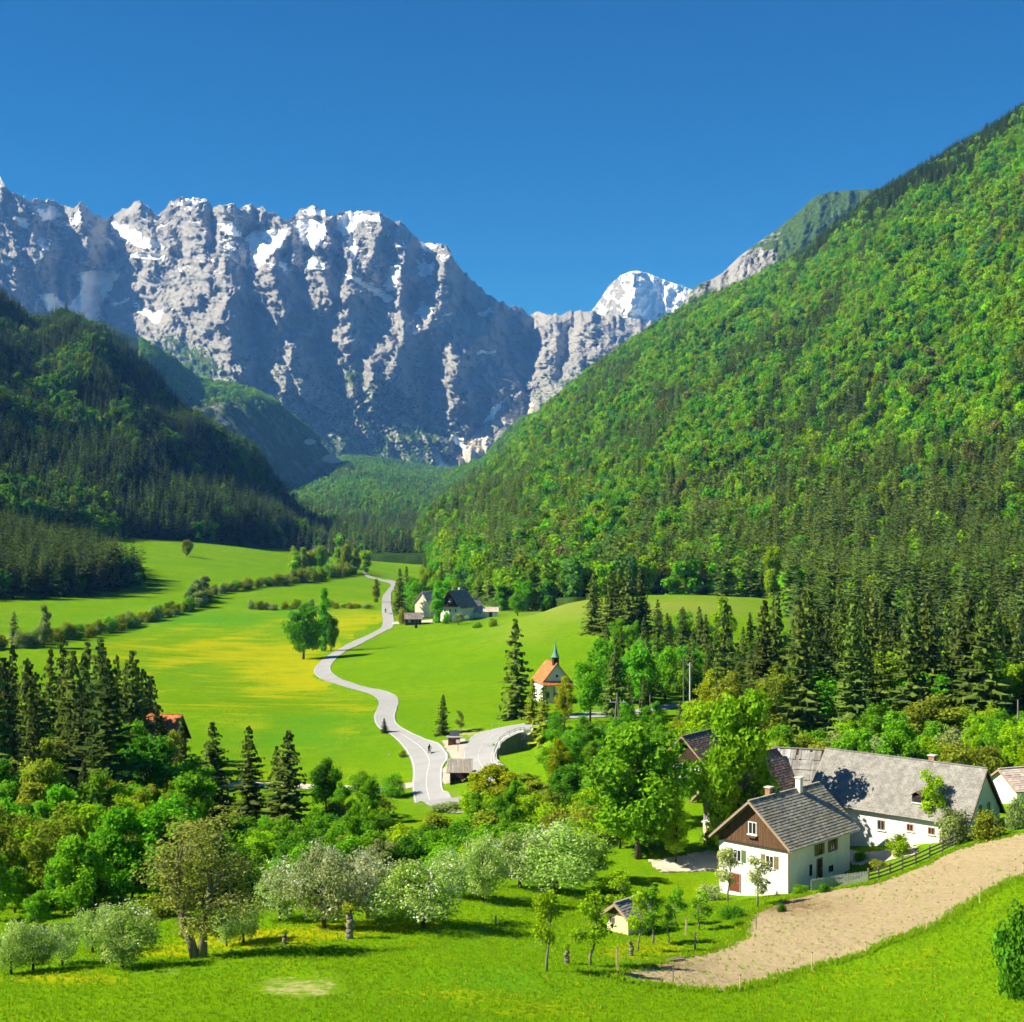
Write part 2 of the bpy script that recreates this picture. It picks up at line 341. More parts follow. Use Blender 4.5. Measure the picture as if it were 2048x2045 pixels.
def make_ground():
    nu = 420; Ys = np.concatenate([np.linspace(-55, 60, 40, endpoint=False), np.geomspace(60, 1500, 430)])
    u = np.linspace(-0.62, 0.62, nu); U, Yg = np.meshgrid(u, Ys); X = U * np.maximum(Yg, 85); Z = ground(X, Yg)
    V = np.stack([X, Yg, Z], -1).reshape(-1, 3); r, c = Yg.shape
    i = np.arange(r - 1)[:, None] * c + np.arange(c - 1)[None]; i = i.ravel()
    me = mesh_np('meadow', V, np.stack([i, i + 1, i + c + 1, i + c], 1), M_MEADOW, True)
    Yp = np.maximum(V[:, 1], 20); px = PX0 + V[:, 0] / Yp * F; py = PY0 - (V[:, 2] - CZ) / Yp * F
    nz = fbm(V[:, 0] / 25, V[:, 1] / 40, 3)
    fl = 0.36 + 0 * px
    fl = np.where(py < 1660, 0.12, fl)
    wob = fbm(px / 22, py / 9, 3); yel = inpoly(px + 40 * wob, py + 14 * nz, [(200, 1290), (420, 1225), (560, 1215), (780, 1200), (770, 1240), (660, 1310), (640, 1360), (760, 1410), (700, 1500), (300, 1520), (130, 1330)])
    fl = np.where(yel, 0.72 + 0.4 * nz, fl)
    fl = fl + 0.22 * blob(px, py, 470, 1300, 260, 35) + 0.6 * blob(px, py, 700, 1235, 90, 20) + 0.6 * blob(px, py, 560, 1090, 60, 14) + 0.45 * blob(px, py, 560, 1345, 130, 60)
    for q in [(560, 1870, 230, 24, .75), (150, 1960, 230, 26, .75), (330, 1905, 120, 14, .7), (800, 1840, 200, 25, .55), (1300, 1890, 80, 26, .8), (1260, 1910, 120, 20, .7), (900, 1990, 200, 25, .5),
              (1700, 1960, 260, 40, .4), (600, 2010, 200, 20, .45), (1950, 1710, 70, 22, .9), (480, 1880, 120, 16, .5), (1100, 2020, 200, 20, .5), (1850, 1900, 100, 30, .4)]:
        fl = fl + q[4] * blob(px, py, *q[:4])
    fl = np.where(inpoly(px, py, [(800, 1250), (1080, 1200), (1190, 1330), (1050, 1440), (850, 1460), (790, 1400), (640, 1330)]), 0.1, fl)
    dry = 0.95 * blob(px, py, 600, 1975, 110, 26) + 0.8 * blob(px, py, 340, 1945, 32, 8) + 0.55 * blob(px, py, 1330, 1210, 60, 10) + 0.6 * blob(px, py, 930, 1478, 26, 30) \
        + 0.5 * blob(px, py, 1075, 1270, 14, 8) + 0.45 * blob(px, py, 880, 1258, 60, 5) + 0.6 * blob(px, py, 960, 1465, 60, 7)
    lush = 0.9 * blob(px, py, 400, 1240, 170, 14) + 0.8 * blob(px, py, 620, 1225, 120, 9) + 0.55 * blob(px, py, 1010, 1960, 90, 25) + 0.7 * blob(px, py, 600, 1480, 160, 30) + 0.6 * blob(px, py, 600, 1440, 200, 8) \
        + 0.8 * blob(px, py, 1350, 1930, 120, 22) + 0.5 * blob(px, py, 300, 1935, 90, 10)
    olive = 0.9 * blob(px, py, 1130, 1215, 90, 32) + 0.9 * blob(px, py, 1380, 1215, 150, 20) + 0.4 * blob(px, py, 1030, 1265, 70, 25) + 0.8 * blob(px, py, 900, 1600, 60, 18)
    attr(me, 'flower', np.clip(fl, 0, 1.1)); attr(me, 'dry', np.clip(dry, 0, 1)); attr(me, 'lush', np.clip(lush, 0, 1)); attr(me, 'olive', np.clip(olive, 0, 1))
    o = link(bpy.data.objects.new('meadow', me)); tag(o, 'green meadow ground sloping down and running up the valley', kind='structure'); return o
make_ground()

# ------------------------------------------------------------------ hills and mountains as sheets swept from a foot line to a ridge line
class Patch:
    def __init__(s, name, ridge, foot, prof=2.4, n=(300, 120), back=1.0, mat=None, rough=0.0, rs=1.0, label=None, smooth=True, dips=0.0, dfun=None, extra=None):
        """ridge / foot : rows of px, py, depth"""
        s.ridge = np.array(ridge, float); s.foot = np.array(foot, float); s.prof = prof; s.rough = rough; s.rs = rs; s.dfun = dfun
        s.x0, s.x1 = s.ridge[0, 0], s.ridge[-1, 0]
        if name is None: return
        px = np.linspace(s.x0, s.x1, n[0]); t = np.concatenate([[-0.06], np.linspace(0, 1, n[1])])
        PXg, T = np.meshgrid(px, t); pts = s.pt(PXg, T)
        rows = [pts]
        Dr = pts[-1, :, 1]; Zr = pts[-1, :, 2]; Xr = pts[-1, :, 0]
        for k, (dd, dz) in enumerate(((0.02, 0.004), (0.06, 0.03), (0.15, 0.10), (0.28, 0.2))):   # the far side falls away behind the ridge
            rows.append(np.stack([Xr * (1 + dd * back), Dr * (1 + dd * back), Zr - dz * back * Dr * 0.9], -1)[None])
        A = np.concatenate(rows, 0); r, c = A.shape[:2]; s.shape = (r, c)
        i = (np.arange(r - 1)[:, None] * c + np.arange(c - 1)[None]).ravel()
        me = mesh_np(name, A.reshape(-1, 3), np.stack([i, i + 1, i + c + 1, i + c], 1), mat, smooth)
        if extra:
            py = PY0 - (A[..., 2] - CZ) / A[..., 1] * F; pxx = PX0 + A[..., 0] / A[..., 1] * F
            T2 = np.concatenate([T, np.full((4, c), 1.05)], 0)
            gx = np.gradient(A, axis=1); gy = np.gradient(A, axis=0); nn = np.cross(gx, gy); nn /= np.linalg.norm(nn, axis=-1, keepdims=True) + 1e-9
            for k, v in extra(pxx, py, T2, A, nn).items(): attr(me, k, np.clip(v, 0, 1).ravel())
        s.o = link(bpy.data.objects.new(name, me)); tag(s.o, label, kind='structure')
    def pt(s, px, t):
        rD = itp(px, s.ridge, 2); rY = itp(px, s.ridge, 1); fD = itp(px, s.foot, 2); fY = itp(px, s.foot, 1)
        tt = np.clip(t, 0, 1); g = 1 - (1 - tt) ** s.prof
        py = fY + (rY - fY) * g; D = fD + (rD - fD) * tt
        if s.dfun is not None: D = s.dfun(px, py, tt, D)
        X = (px - PX0) / F * D; Z = CZ - (py - PY0) / F * D
        if s.rough:
            w = np.sin(np.clip(tt, 0, 1) * math.pi * 0.985) ** 0.8
            Z = Z + s.rough * w * (ridged(X / (170 * s.rs), D / (420 * s.rs), 3) - 0.62) * 2 + s.rough * 0.25 * w * fbm(X / (45 * s.rs), D / (60 * s.rs), 3)
        Z = np.where(t < 0, Z - 14 + 250 * t, Z)
        return np.stack([X, D, Z], -1)

HILL_R = Patch('hillside', [(830,1092,1500),(850,1078,1750),(880,1038,2000),(950,988,2300),(1000,938,2500),(1050,874,2600),(1100,820,2700),(1250,712,2800),(1330,660,2800),(1400,622,2750),(1500,578,2650),
        (1600,528,2550),(1750,415,2350),(1830,366,2250),(1950,302,2150),(2048,234,2050),(2300,50,1900),(2700,-180,1700)],
       [(830,1100,1400),(900,1180,800),(960,1196,700),(1050,1200,640),(1150,1196,600),(1300,1200,610),(1500,1226,600),(1750,1262,560),(2048,1300,500),(2300,1330,470),(2700,1380,420)],
       2.5, (330, 130), mat=M_FLOOR, rough=26, label='steep sunlit wooded hillside on the right of the valley')
HILL_L = Patch('hill', [(-500,420,1750),(-200,500,1850),(0,618,1950),(69,664,1980),(91,660,1980),(138,658,2000),(203,680,2020),(254,716,2030),(320,775,2020),(363,824,2000),(436,889,1960),(508,936,1900),(545,975,1850),(600,1020,1780),(650,1078,1700)],
       [(-500,1000,850),(0,1040,900),(200,1080,950),(270,1090,1000),(400,1084,1060),(560,1096,1250),(650,1090,1450)], 1.8, (240, 110), mat=M_FLOOR, rough=42, label='dark wooded hill in half shade on the left of the valley')
SPUR_L = Patch('hill', [(-500,930,900),(-150,1050,880),(0,1098,870),(60,1112,860),(103,1128,850),(174,1148,830),(230,1166,800),(262,1184,770),(285,1200,740)],
       [(-500,1180,600),(-150,1215,620),(0,1222,640),(150,1204,660),(230,1194,690),(285,1206,715)], 1.6, (110, 40), mat=M_FLOOR, rough=4, label='low wooded spur in shade at the left edge of the meadow')
SPUR_B = Patch('hill', [(200,640,3900),(300,690,4000),(341,715,4050),(399,758,4150),(472,772,4250),(544,805,4350),(566,827,4400),(595,855,4450),(639,892,4500),(690,936,4550),(740,975,4600)],
       [(200,1000,2700),(450,1000,3150),(560,995,3500),(690,975,4150),(740,985,4400)], 1.35, (150, 90), mat=M_ROCK, rough=70, rs=2.2, label='blue shaded spur with a green shoulder below the great wall',
       extra=lambda px, py, t, A, n: {'snow': 0 * px, 'green': 0.62 + 0.5 * sstep(0.72, 0.86, t) + 0.25 * sstep(0.35, 0.1, t), 'scree': 1.2 * blob(px, py, 668, 918, 26, 9) + 0.9 * blob(px, py, 620, 884, 14, 8)})
VALLEY = Patch('valley_floor', [(200,965,5500),(500,968,5500),(580,962,5500),(640,940,5500),(691,918,5500),(763,922,5500),(854,940,5500),(912,944,5500),(950,930,5500),(1100,880,5500),(1300,860,5500)],
       [(200,1112,1180),(560,1108,1180),(700,1112,1180),(850,1112,1180),(1000,1112,1180),(1300,1112,1180)], 1.75, (160, 140), mat=M_FLOOR, rough=10, rs=1.5, label='wooded valley floor rising to the foot of the wall')

# the great wall : depth follows hand-set spurs (nearer) and gullies (deeper)
CREST = [[(160,405),(168,450),(190,530)], [(275,405),(290,440),(300,470)], [(367,395),(403,438),(414,503),(421,554),(465,583),(436,663),(470,712)], [(450,409),(440,474),(450,518)],
         [(566,438),(573,474),(540,545),(560,610)], [(655,440),(655,474),(632,503),(660,600)], [(760,436),(756,473),(738,520)], [(810,500),(807,552),(789,600),(812,668),(781,737)],
         [(905,498),(890,545),(876,603),(868,636)], [(912,690),(908,763),(905,817)], [(588,706),(570,765),(566,808)], [(483,735),(470,770)], [(745,745),(740,800)],
         [(20,360),(60,430),(90,520)], [(1000,600),(990,640)], [(700,560),(690,640),(700,690)], [(1180,640),(1150,720),(1120,800)], [(1120,650),(1100,720)]]
GULLY = [[(105,440),(125,520),(120,600)], [(225,430),(230,500),(205,560),(215,640)], [(320,427),(363,474),(366,505)], [(432,445),(430,490)], [(519,452),(490,481),(497,532)], [(588,445),(613,489),(610,532)],
         [(668,452),(679,536)], [(749,523),(767,574),(760,640)], [(836,520),(832,556),(825,618)], [(1062,650),(1056,760),(1050,840)], [(640,700),(700,800),(760,880)], [(510,640),(520,700),(500,800)], [(240,400)], [(1140,680),(1128,740)], [(860,720),(850,800)]]
def _dens(lines, sig):
    P_ = []
    for ln in lines:
        ln = np.array(ln, float)
        for a, b in zip(ln[:-1], ln[1:]):
            n = max(2, int(np.hypot(*(b - a)) / 9)); P_.append(a + (b - a) * np.linspace(0, 1, n)[:, None])
        if len(ln) == 1: P_.append(ln)
    P_ = np.concatenate(P_)
    def f(px, py):
        out = np.zeros(px.shape)
        for q in P_: np.maximum(out, np.exp(-np.sqrt(((px - q[0]) / sig) ** 2 + ((py - q[1]) / (sig * 1.5)) ** 2)), out=out)
        return out
    return f
_cr, _gu = _dens(CREST, 30.0), _dens(GULLY, 30.0)
SNOW = [[(560,520),(585,545),(575,550),(555,530)],[(455,480),(480,520),(470,525),(450,495)],[(700,470),(715,500),(705,520),(694,490)],[(842,478),(870,490),(862,505),(840,492)],[(350,400),(385,396),(392,410),(360,412)],[(820,640),(838,660),(828,668)],[(30,430),(60,440),(55,455),(35,450)],[(250,505),(330,512),(330,520),(250,514)],[(610,418),(650,418),(660,432),(615,430)],[(690,428),(760,430),(770,445),(720,440),(692,440)],[(222,448),(250,452),(300,475),(335,498),(300,500),(262,488),(225,470)], [(432,446),(470,455),(486,475),(452,470)], [(490,470),(520,462),(572,460),(566,486),(530,520),(525,535),(500,530),(500,500)],
                 [(588,440),(620,436),(655,452),(650,478),(630,500),(605,490)], [(606,528),(625,515),(660,530),(655,540),(620,540)], [(668,450),(690,430),(720,440),(700,480)], [(680,544),(720,558),(760,578),(790,598),(775,605),(735,580)],
                 [(155,545),(200,540),(240,550),(215,590),(200,625),(160,640),(110,640),(75,590),(100,585),(140,610),(160,580)], [(120,635),(200,625),(198,645),(140,650)], [(218,610),(260,598),(262,604),(225,616)],
                 [(268,605),(320,636),(310,648),(275,622)], [(300,632),(345,616),(340,624),(310,640)], [(770,540),(800,535),(792,580),(770,585)], [(836,530),(870,525),(868,545),(845,560)], [(845,600),(868,625),(850,640),(832,625)],
                 [(75,425),(110,405),(120,430),(85,445)], [(140,440),(158,420),(165,440),(150,455)], [(0,520),(25,518),(15,535)], [(70,490),(100,490),(100,505)], [(900,870),(925,880),(935,905),(910,890)], [(860,888),(890,920),(905,945),(870,925)],
                 [(965,840),(1000,800),(1012,790),(1000,820),(975,850)], [(955,625),(985,615),(985,625),(960,635)], [(880,632),(905,628),(900,636)], [(955,704),(995,700),(995,706),(955,710)]]
def wall_depth(px, py, t, D):
    wx = px + 20 * fbm(px / 45, py / 40, 4); wy = py + 18 * fbm(px / 45 + 9, py / 45, 4)
    b = itp(wx, [(-700, 6500), (-100, 6750), (30, 6650), (225, 7200), (345, 6750), (462, 6400), (620, 6540), (800, 6700), (1060, 7050), (1230, 6880), (1420, 7200)])
    d = b + (D - 6600)
    d = d - 230 * _cr(wx, wy) + 210 * _gu(wx, wy)
    sk = px - (py - 600) * 0.42 + 16 * fbm(px / 40 + 2, py / 40, 3)
    edge = 0.4 + 0.6 * np.clip((1 - t) * 6, 0, 1)
    ins = np.zeros(px.shape)
    for poly in SNOW: ins = np.maximum(ins, inpoly(px + 5 * fbm(px / 9, py / 9, 2), py, poly))
    edge = edge * (1 - 0.62 * ins)
    d = d + edge * (-235 * (multi(sk / 105, py / 130 + 3, 7, 0.62) - 0.35) - 75 * (multi((px - 0.55 * py) / 40 + 7, py / 60, 6, 0.62) - 0.35) - 14 * fbm(px / 6, py / 7, 3))
    return d
def wall_masks(px, py, t, A, n):
    up = np.abs(n[..., 2]); nb = fbm(px / 30, py / 22, 4); nf = fbm(px / 9, py / 7, 3)
    sn = np.zeros(px.shape)
    for poly in SNOW:
        c = np.mean(poly, 0); sn = np.maximum(sn, inpoly(px + nf * 9, py + nb * 9, poly) * 1.0)
    flat = sstep(0.50, 0.75, up) * sstep(640, 520, py) * 0.50 + sstep(440, 400, py) * 0.08
    sn = np.maximum(sn * 0.95, flat + nb * 0.16)
    gr = sstep(640, 900, py + nb * 60) * 0.42 + sstep(0.5, 0.75, up) * sstep(600, 720, py) * 0.35 + 0.5 * blob(px, py, 380, 740, 70, 45) + 0.35 * blob(px, py, 330, 690, 60, 40) + 0.3 * blob(px, py, 700, 760, 40, 30)
    gr = gr * (1 - 0.8 * blob(px, py, 960, 760, 90, 120))
    sc = 1.1 * inpoly(px + nf * 6, py + nb * 6, [(985,846),(1030,820),(1066,806),(1064,832),(1030,850),(1005,852)]) + 1.1 * inpoly(px + nf * 5, py + nb * 5, [(868,952),(900,918),(925,905),(935,882),(952,862),(985,846),(982,880),(968,915),(945,940),(905,955)]) \
        + 1.1 * inpoly(px + nf * 5, py + nb * 5, [(866,950),(898,922),(940,910),(968,930),(930,945),(890,956)])
    return {'snow': sn, 'green': gr, 'scree': sc}
_ws = [(-700,330),(-250,300),(-60,335),(0,352),(22,385),(38,393),(55,398),(80,402),(112,402),(128,415),(150,418),(160,404),(172,416),(190,430),(215,437),(240,424),(262,410),(280,403),(296,412),(308,428),(318,436),(325,420),(345,402),(367,393),(382,400),(410,396),(425,415),
       (440,412),(456,406),(475,414),(490,412),(510,410),(530,420),(560,432),(578,440),(590,428),(606,416),(630,415),(655,426),(668,432),(685,425),(705,424),(735,425),(765,428),(775,440),(800,446),(822,462),(845,482),(870,492),(890,492),(902,500),(908,520),(940,556),(975,590),(1000,605),
       (1015,608),(1030,615),(1060,628),(1090,625),(1115,630),(1140,625),(1170,620),(1200,626),(1260,640),(1420,660)]
_jag = lambda x: 13 * (multi(np.array([x / 21.0]), np.array([3.4]), 4)[0] - 0.4)
_wx = np.arange(-700, 1421, 3.0)
WALL = Patch('mountain', [(x, itp(x, _ws) - _jag(x), 7250) for x in _wx], [(-700,1010,5900),(0,1010,5900),(600,1000,5900),(800,965,5900),(900,930,5900),(1000,880,5900),(1100,850,5900),(1420,820,5900)], 1.12, (820, 300),
       mat=M_ROCK, dfun=wall_depth, extra=wall_masks, label='great pale limestone wall with snow patches closing the valley')
def peak_depth(px, py, t, D):
    return D - 160 * (ridged(px / 45, py / 60, 4) - 0.6) - 60 * (ridged(px / 14, py / 20, 3) - 0.6) - 250 * blob(px, py, 1262, 600, 26, 60) + 1.2 * (px - 1260)
PEAK = Patch('mountain', [(1100,660,9400),(1184,622,9400),(1200,600,9400),(1217,572,9400),(1240,552,9400),(1262,543,9400),(1275,542,9400),(1299,548,9400),(1318,556,9400),(1345,566,9400),(1381,578,9400),(1430,605,9400),(1600,680,9400)],
       [(1100,760,8300),(1600,760,8300)], 1.0, (240, 130), mat=M_ROCK, dfun=peak_depth, label='snow covered summit behind the pass',
       extra=lambda px, py, t, A, n: {'snow': 0.42 + 0.55 * sstep(0.45, 0.75, np.abs(n[..., 2])) * 0.5 + 0.45 * blob(px, py, 1285, 612, 60, 18) + 0.3 * blob(px, py, 1320, 580, 60, 26) + 0.22 * fbm(px / 22, py / 16, 4) - 0.25 * blob(px, py, 1232, 600, 20, 50), 'green': 0 * px, 'scree': 0 * px})
def ridge_depth(px, py, t, D):
    return D - 120 * (ridged(px / 40, py / 70, 4) - 0.6) - 40 * (ridged(px / 12, py / 20, 3) - 0.6)
RIDGE = Patch('hill', [(1240,715,4000),(1330,645,4000),(1372,600,4050),(1377,588,4050),(1400,568,4050),(1426,558,4100),(1445,546,4100),(1480,512,4150),(1513,488,4200),(1555,458,4250),(1600,422,4300),(1620,402,4300),(1634,392,4350),(1663,383,4400),(1700,381,4400),(1741,379,4450),(1800,372,4500),(2000,330,4500)],
       [(1240,800,3300),(2000,700,3400)], 1.3, (220, 110), mat=M_ROCK, dfun=ridge_depth, label='rocky ridge with a rounded grassy top above the right hillside',
       extra=lambda px, py, t, A, n: {'snow': 0 * px, 'green': 0.45 + 0.8 * sstep(1540, 1620, px) + 0.25 * fbm(px / 20, py / 20, 3) + 0.2 * sstep(0.5, 0.8, np.abs(n[..., 2])) - 0.45 * blob(px, py, 1470, 545, 70, 40), 'scree': 0 * px})
SPUR_R = Patch('hill', [(890,972,3900),(930,952,3900),(965,928,3900),(995,890,3900),(1020,862,3900),(1050,842,3900),(1085,826,3900),(1125,800,3900),(1300,700,3900)],
       [(890,982,3300),(940,968,3100),(1000,945,3000),(1300,900,3000)], 1.4, (110, 60), mat=M_ROCK, rough=40, rs=1.6, label='green shoulder with pale crags behind the right hillside',
       extra=lambda px, py, t, A, n: {'snow': 0 * px, 'scree': 0 * px, 'green': 0.95 - 0.75 * blob(px, py, 1012, 915, 14, 30) - 0.6 * blob(px, py, 1030, 880, 10, 20)})
# ------------------------------------------------------------------ trees: shared crowns and trunks
def m_bark(name, col): return plain(name, col, 0.95, 0.45, 6.0, (1, 1, 0.25), 0.6, 0.05)
M_BARK = m_bark('bark', (0.085, 0.065, 0.045)); M_BARK_PALE = m_bark('bark_pale', (0.20, 0.175, 0.14)); M_BARK_SPRUCE = m_bark('bark_spruce', (0.11, 0.075, 0.05))
def m_leaf(name, inst=False, blossom=0.0, trans=0.42, var=0.35):
    t = NT(name)
    if inst: base = t.attrib('tint', True, True)
    else:
        oi = t.n('ShaderNodeObjectInfo'); base = oi.outputs['Color']
    r = t.attrib('rnd')
    v = t.mr(r, 0, 1, 1 - var, 1 + var, False)
    c = t.mix(1.0, base, v, 'MULTIPLY')
    c = t.mix(t.math('MULTIPLY', t.mr(r, 0.6, 1.0), 0.35), c, t.mix(1.0, c, (1.3, 1.2, 0.8), 'MULTIPLY'))
    if blossom:
        c = t.mix(t.mr(r, 1 - blossom - 0.02, 1 - blossom + 0.02), c, (0.80, 0.80, 0.66))
    return t.leaf(c, trans)
M_LEAF = m_leaf('leaf'); M_NEEDLE = m_leaf('needle', trans=0.28, var=0.45); M_BLOSSOM = m_leaf('blossom_leaf', blossom=0.17)
M_LEAF_F = m_leaf('leaf_far', True, var=0.22); M_NEEDLE_F = m_leaf('needle_far', True, trans=0.2, var=0.3)

def leaf_cloud(rng, cent, rad, n, size, jit=0.9, flat=1.0, droop=0.0):
    """leaf faces on and in a set of clumps; returns verts, faces, rnd"""
    cent = np.asarray(cent, float); rad = np.asarray(rad, float)
    k = rng.choice(len(cent), n, p=rad ** 2 / (rad ** 2).sum())
    d = rng.normal(size=(n, 3)); d /= np.linalg.norm(d, axis=1, keepdims=True)
    r = rad[k] * (1 - 0.6 * rng.random(n) ** 2.5) * (1 + 0.16 * rng.normal(size=n))
    off = d * r[:, None]; off[:, 2] *= flat; c = cent[k] + off
    nrm = d + jit * rng.normal(size=(n, 3)) * 0.55; nrm[:, 2] += 0.25; nrm /= np.linalg.norm(nrm, axis=1, keepdims=True)
    a = np.cross(nrm, rng.normal(size=(n, 3))); a /= np.linalg.norm(a, axis=1, keepdims=True); b = np.cross(nrm, a)
    s = size * (0.55 + 0.9 * rng.random(n)); a *= s[:, None] * 0.5; b *= (s * (0.6 + 0.4 * rng.random(n)))[:, None] * 0.5
    bend = nrm * (s * 0.18)[:, None]
    V = np.stack([c - a - bend, c - b * 0.9, c + a - bend, c + b * 0.9], 1).reshape(-1, 3)
    Fc = np.arange(4 * n).reshape(n, 4)
    clump = rng.random(len(cent)); rn = np.clip(0.5 * rng.random(n) + 0.5 * clump[k], 0, 1)
    return V, Fc, rn
def crown_mesh(name, rng, cent, rad, n, size, mat, **kw):
    V, Fc, rn = leaf_cloud(rng, cent, rad, n, size, **kw); me = mesh_np(name, V, Fc, mat); attr(me, 'rnd', rn, dom='FACE'); return me
def clumps(rng, n, W, z0, z1, taper=0.0, inner=0.35, rr=(0.2, 0.3), top=1.0):
    """uneven crown: a few boughs of different reach, each carrying several clumps"""
    cs, rs = [], []; nb = max(3, n // 4); ph = rng.random() * 6.28
    for b in range(nb):
        t = (b + 0.2 + 0.6 * rng.random()) / nb; a = ph + b * 2.39996 + rng.normal() * 0.35; reach = (0.62 + 0.5 * rng.random())
        prof = math.sqrt(max(0.08, 1 - (2 * t - 1) ** 2 * 0.9)) * (1 - taper * t)
        R = W / 2 * prof * reach * 0.78; z = z0 + (z1 - z0) * t ** top
        for k in range(max(2, n // nb)):
            f = (0.35 + 0.75 * rng.random() ** (0.6 + inner)); aa = a + rng.normal() * 0.42
            cs.append((R * f * math.cos(aa), R * f * math.sin(aa), z + (f - 0.6) * 0.10 * (z1 - z0) + rng.normal() * 0.045 * (z1 - z0)))
            rs.append(W * (rr[0] + (rr[1] - rr[0]) * rng.random()) * (0.7 + 0.4 * prof))
    return cs, rs
def limbs(rng, H, cents, r0, zb, mat, name='trunk', lean=0.0, fork=False, nmax=14, pale=False):
    m = MB(); zt = H * 0.72
    stems = [[(0, 0, -0.4), (0.02, 0.01, zb * 0.5), (lean * zb, 0.05, zb), (lean * zt * 0.9, rng.normal() * 0.15, zt)]]
    if fork:
        stems = [[(-0.16, 0, -0.4), (-0.5, 0, zb * 0.5), (-1.05, 0.1, zb), (-1.4, 0.3, zt)], [(0.2, 0.05, -0.4), (0.24, 0, zb * 0.5), (0.3, -0.1, zb), (1.0, -0.3, zt)]]
    for st in stems: m.tube(st, [r0 * 1.25, r0 * 0.95, r0 * 0.75, r0 * 0.22], 8)
    for c in [cents[i] for i in rng.permutation(len(cents))[:nmax]]:
        st = min(stems, key=lambda q: abs(q[2][0] - c[0])); c = np.array(c)
        t = min(0.95, max(0.0, (c[2] - zb) / (zt - zb + 1e-6) * 0.55)); s = np.array(st[2]) * (1 - t) + np.array(st[3]) * t
        mid = s * 0.45 + c * 0.55 + np.array([0, 0, 0.12 * np.linalg.norm(c - s)])
        q = r0 * 0.42 * (1 - 0.5 * t); m.tube([s, mid, c * 0.9 + mid * 0.1], [q, q * 0.55, q * 0.15], 5, cap=False)
        for _ in range(2):
            e = c + rng.normal(size=3) * 0.09 * H; m.tube([mid, (mid + e) / 2 + rng.normal(size=3) * 0.02 * H, e], [q * 0.4, q * 0.25, q * 0.08], 4, cap=False)
    return m.mesh(name, mat, True)
def spruce_mesh(seed, H=20.0, R=3.5, lv=30, nb=9, mat=None, z0=0.07, fine=True, asym=0.0):
    rng = np.random.default_rng(seed); V = []; Q = []; rn = []
    for k in range(lv):
        t = k / (lv - 1); z = H * (z0 + (0.985 - z0) * t ** 0.92)
        L0 = R * (1 - t) ** 0.8 * (0.82 + 0.3 * rng.random()) + 0.10
        n = max(4, int(nb * (1 - 0.45 * t)))
        zl = z; dz = H / lv
        for j in range(n):
            z = min(zl + rng.normal() * 0.42 * dz, H * 0.985); a = 2 * math.pi * (j + rng.random() * 0.9) / n + k * 1.1; L = L0 * (0.55 + 0.75 * rng.random()) * (1 + asym * math.cos(a))
            el = -0.50 + 0.85 * t + rng.normal() * 0.10; ca, sa = math.cos(a), math.sin(a); w = L * (0.20 + 0.10 * rng.random()) + 0.10
            seg = 3 if fine else 2; sp = []
            for i in range(seg + 1):
                q = i / seg; rr = L * q; zz = z + math.sin(el) * rr + 0.16 * L * q * q * (1.1 - t) - 0.02
                ww = w * (1 - q) ** 0.55 * (0.75 + 0.5 * rng.random()) * (0.5 if i == 0 else 1.0); dr = 0.42 * ww
                sp.append(((rr * ca, rr * sa, zz), (rr * ca - sa * ww, rr * sa + ca * ww, zz - dr), (rr * ca + sa * ww, rr * sa - ca * ww, zz - dr)))
            o = len(V)
            for s in sp: V += s
            r1 = rng.random()
            for i in range(seg):
                b = o + 3 * i; Q += [(b, b + 1, b + 4, b + 3), (b + 2, b, b + 3, b + 5)]; rn += [r1 * 0.6 + 0.4 * rng.random()] * 2
            if fine:      # hanging sprays
                for i in range(3):
                    q = 0.35 + 0.6 * rng.random(); rr = L * q; sd = (rng.random() - 0.5) * w * 1.6; zz = z + math.sin(el) * rr + 0.16 * L * q * q * (1.1 - t)
                    x, y = rr * ca - sa * sd, rr * sa + ca * sd; h = 0.35 + 0.5 * rng.random() * (1 - 0.5 * t); ww = 0.16 + 0.14 * rng.random(); th = a + rng.normal() * 0.9
                    o = len(V); V += [(x - ww * math.sin(th), y + ww * math.cos(th), zz), (x + ww * math.sin(th), y - ww * math.cos(th), zz), (x + ww * 0.4 * math.sin(th) + 0.15 * ca, y - ww * 0.4 * math.cos(th) + 0.15 * sa, zz - h), (x - ww * 0.4 * math.sin(th) + 0.15 * ca, y + ww * 0.4 * math.cos(th) + 0.15 * sa, zz - h)]
                    Q.append((o, o + 1, o + 2, o + 3)); rn.append(rng.random() * 0.8)
    o = len(V); V += [(0, 0, H * 1.01), (0.14, 0, H * 0.93), (-0.07, 0.12, H * 0.93), (-0.07, -0.12, H * 0.93)]; Q += [(o, o + 1, o + 2, o + 2), (o, o + 2, o + 3, o + 3), (o, o + 3, o + 1, o + 1)]
    rn += [0.5] * 3; Q3 = [q for q in Q if q[2] != q[3]]; 
    me = mesh_np('crown', np.array(V), np.array(Q3), mat); attr(me, 'rnd', rn[:len(Q3)], dom='FACE'); return me
def spruce_trunk(H=20.0, r=0.24): return MB().tube([(0, 0, -0.5), (0, 0, H * 0.3), (0.03, 0, H * 0.97)], [r, r * 0.75, 0.03], 7).mesh('trunk', M_BARK_SPRUCE, True)

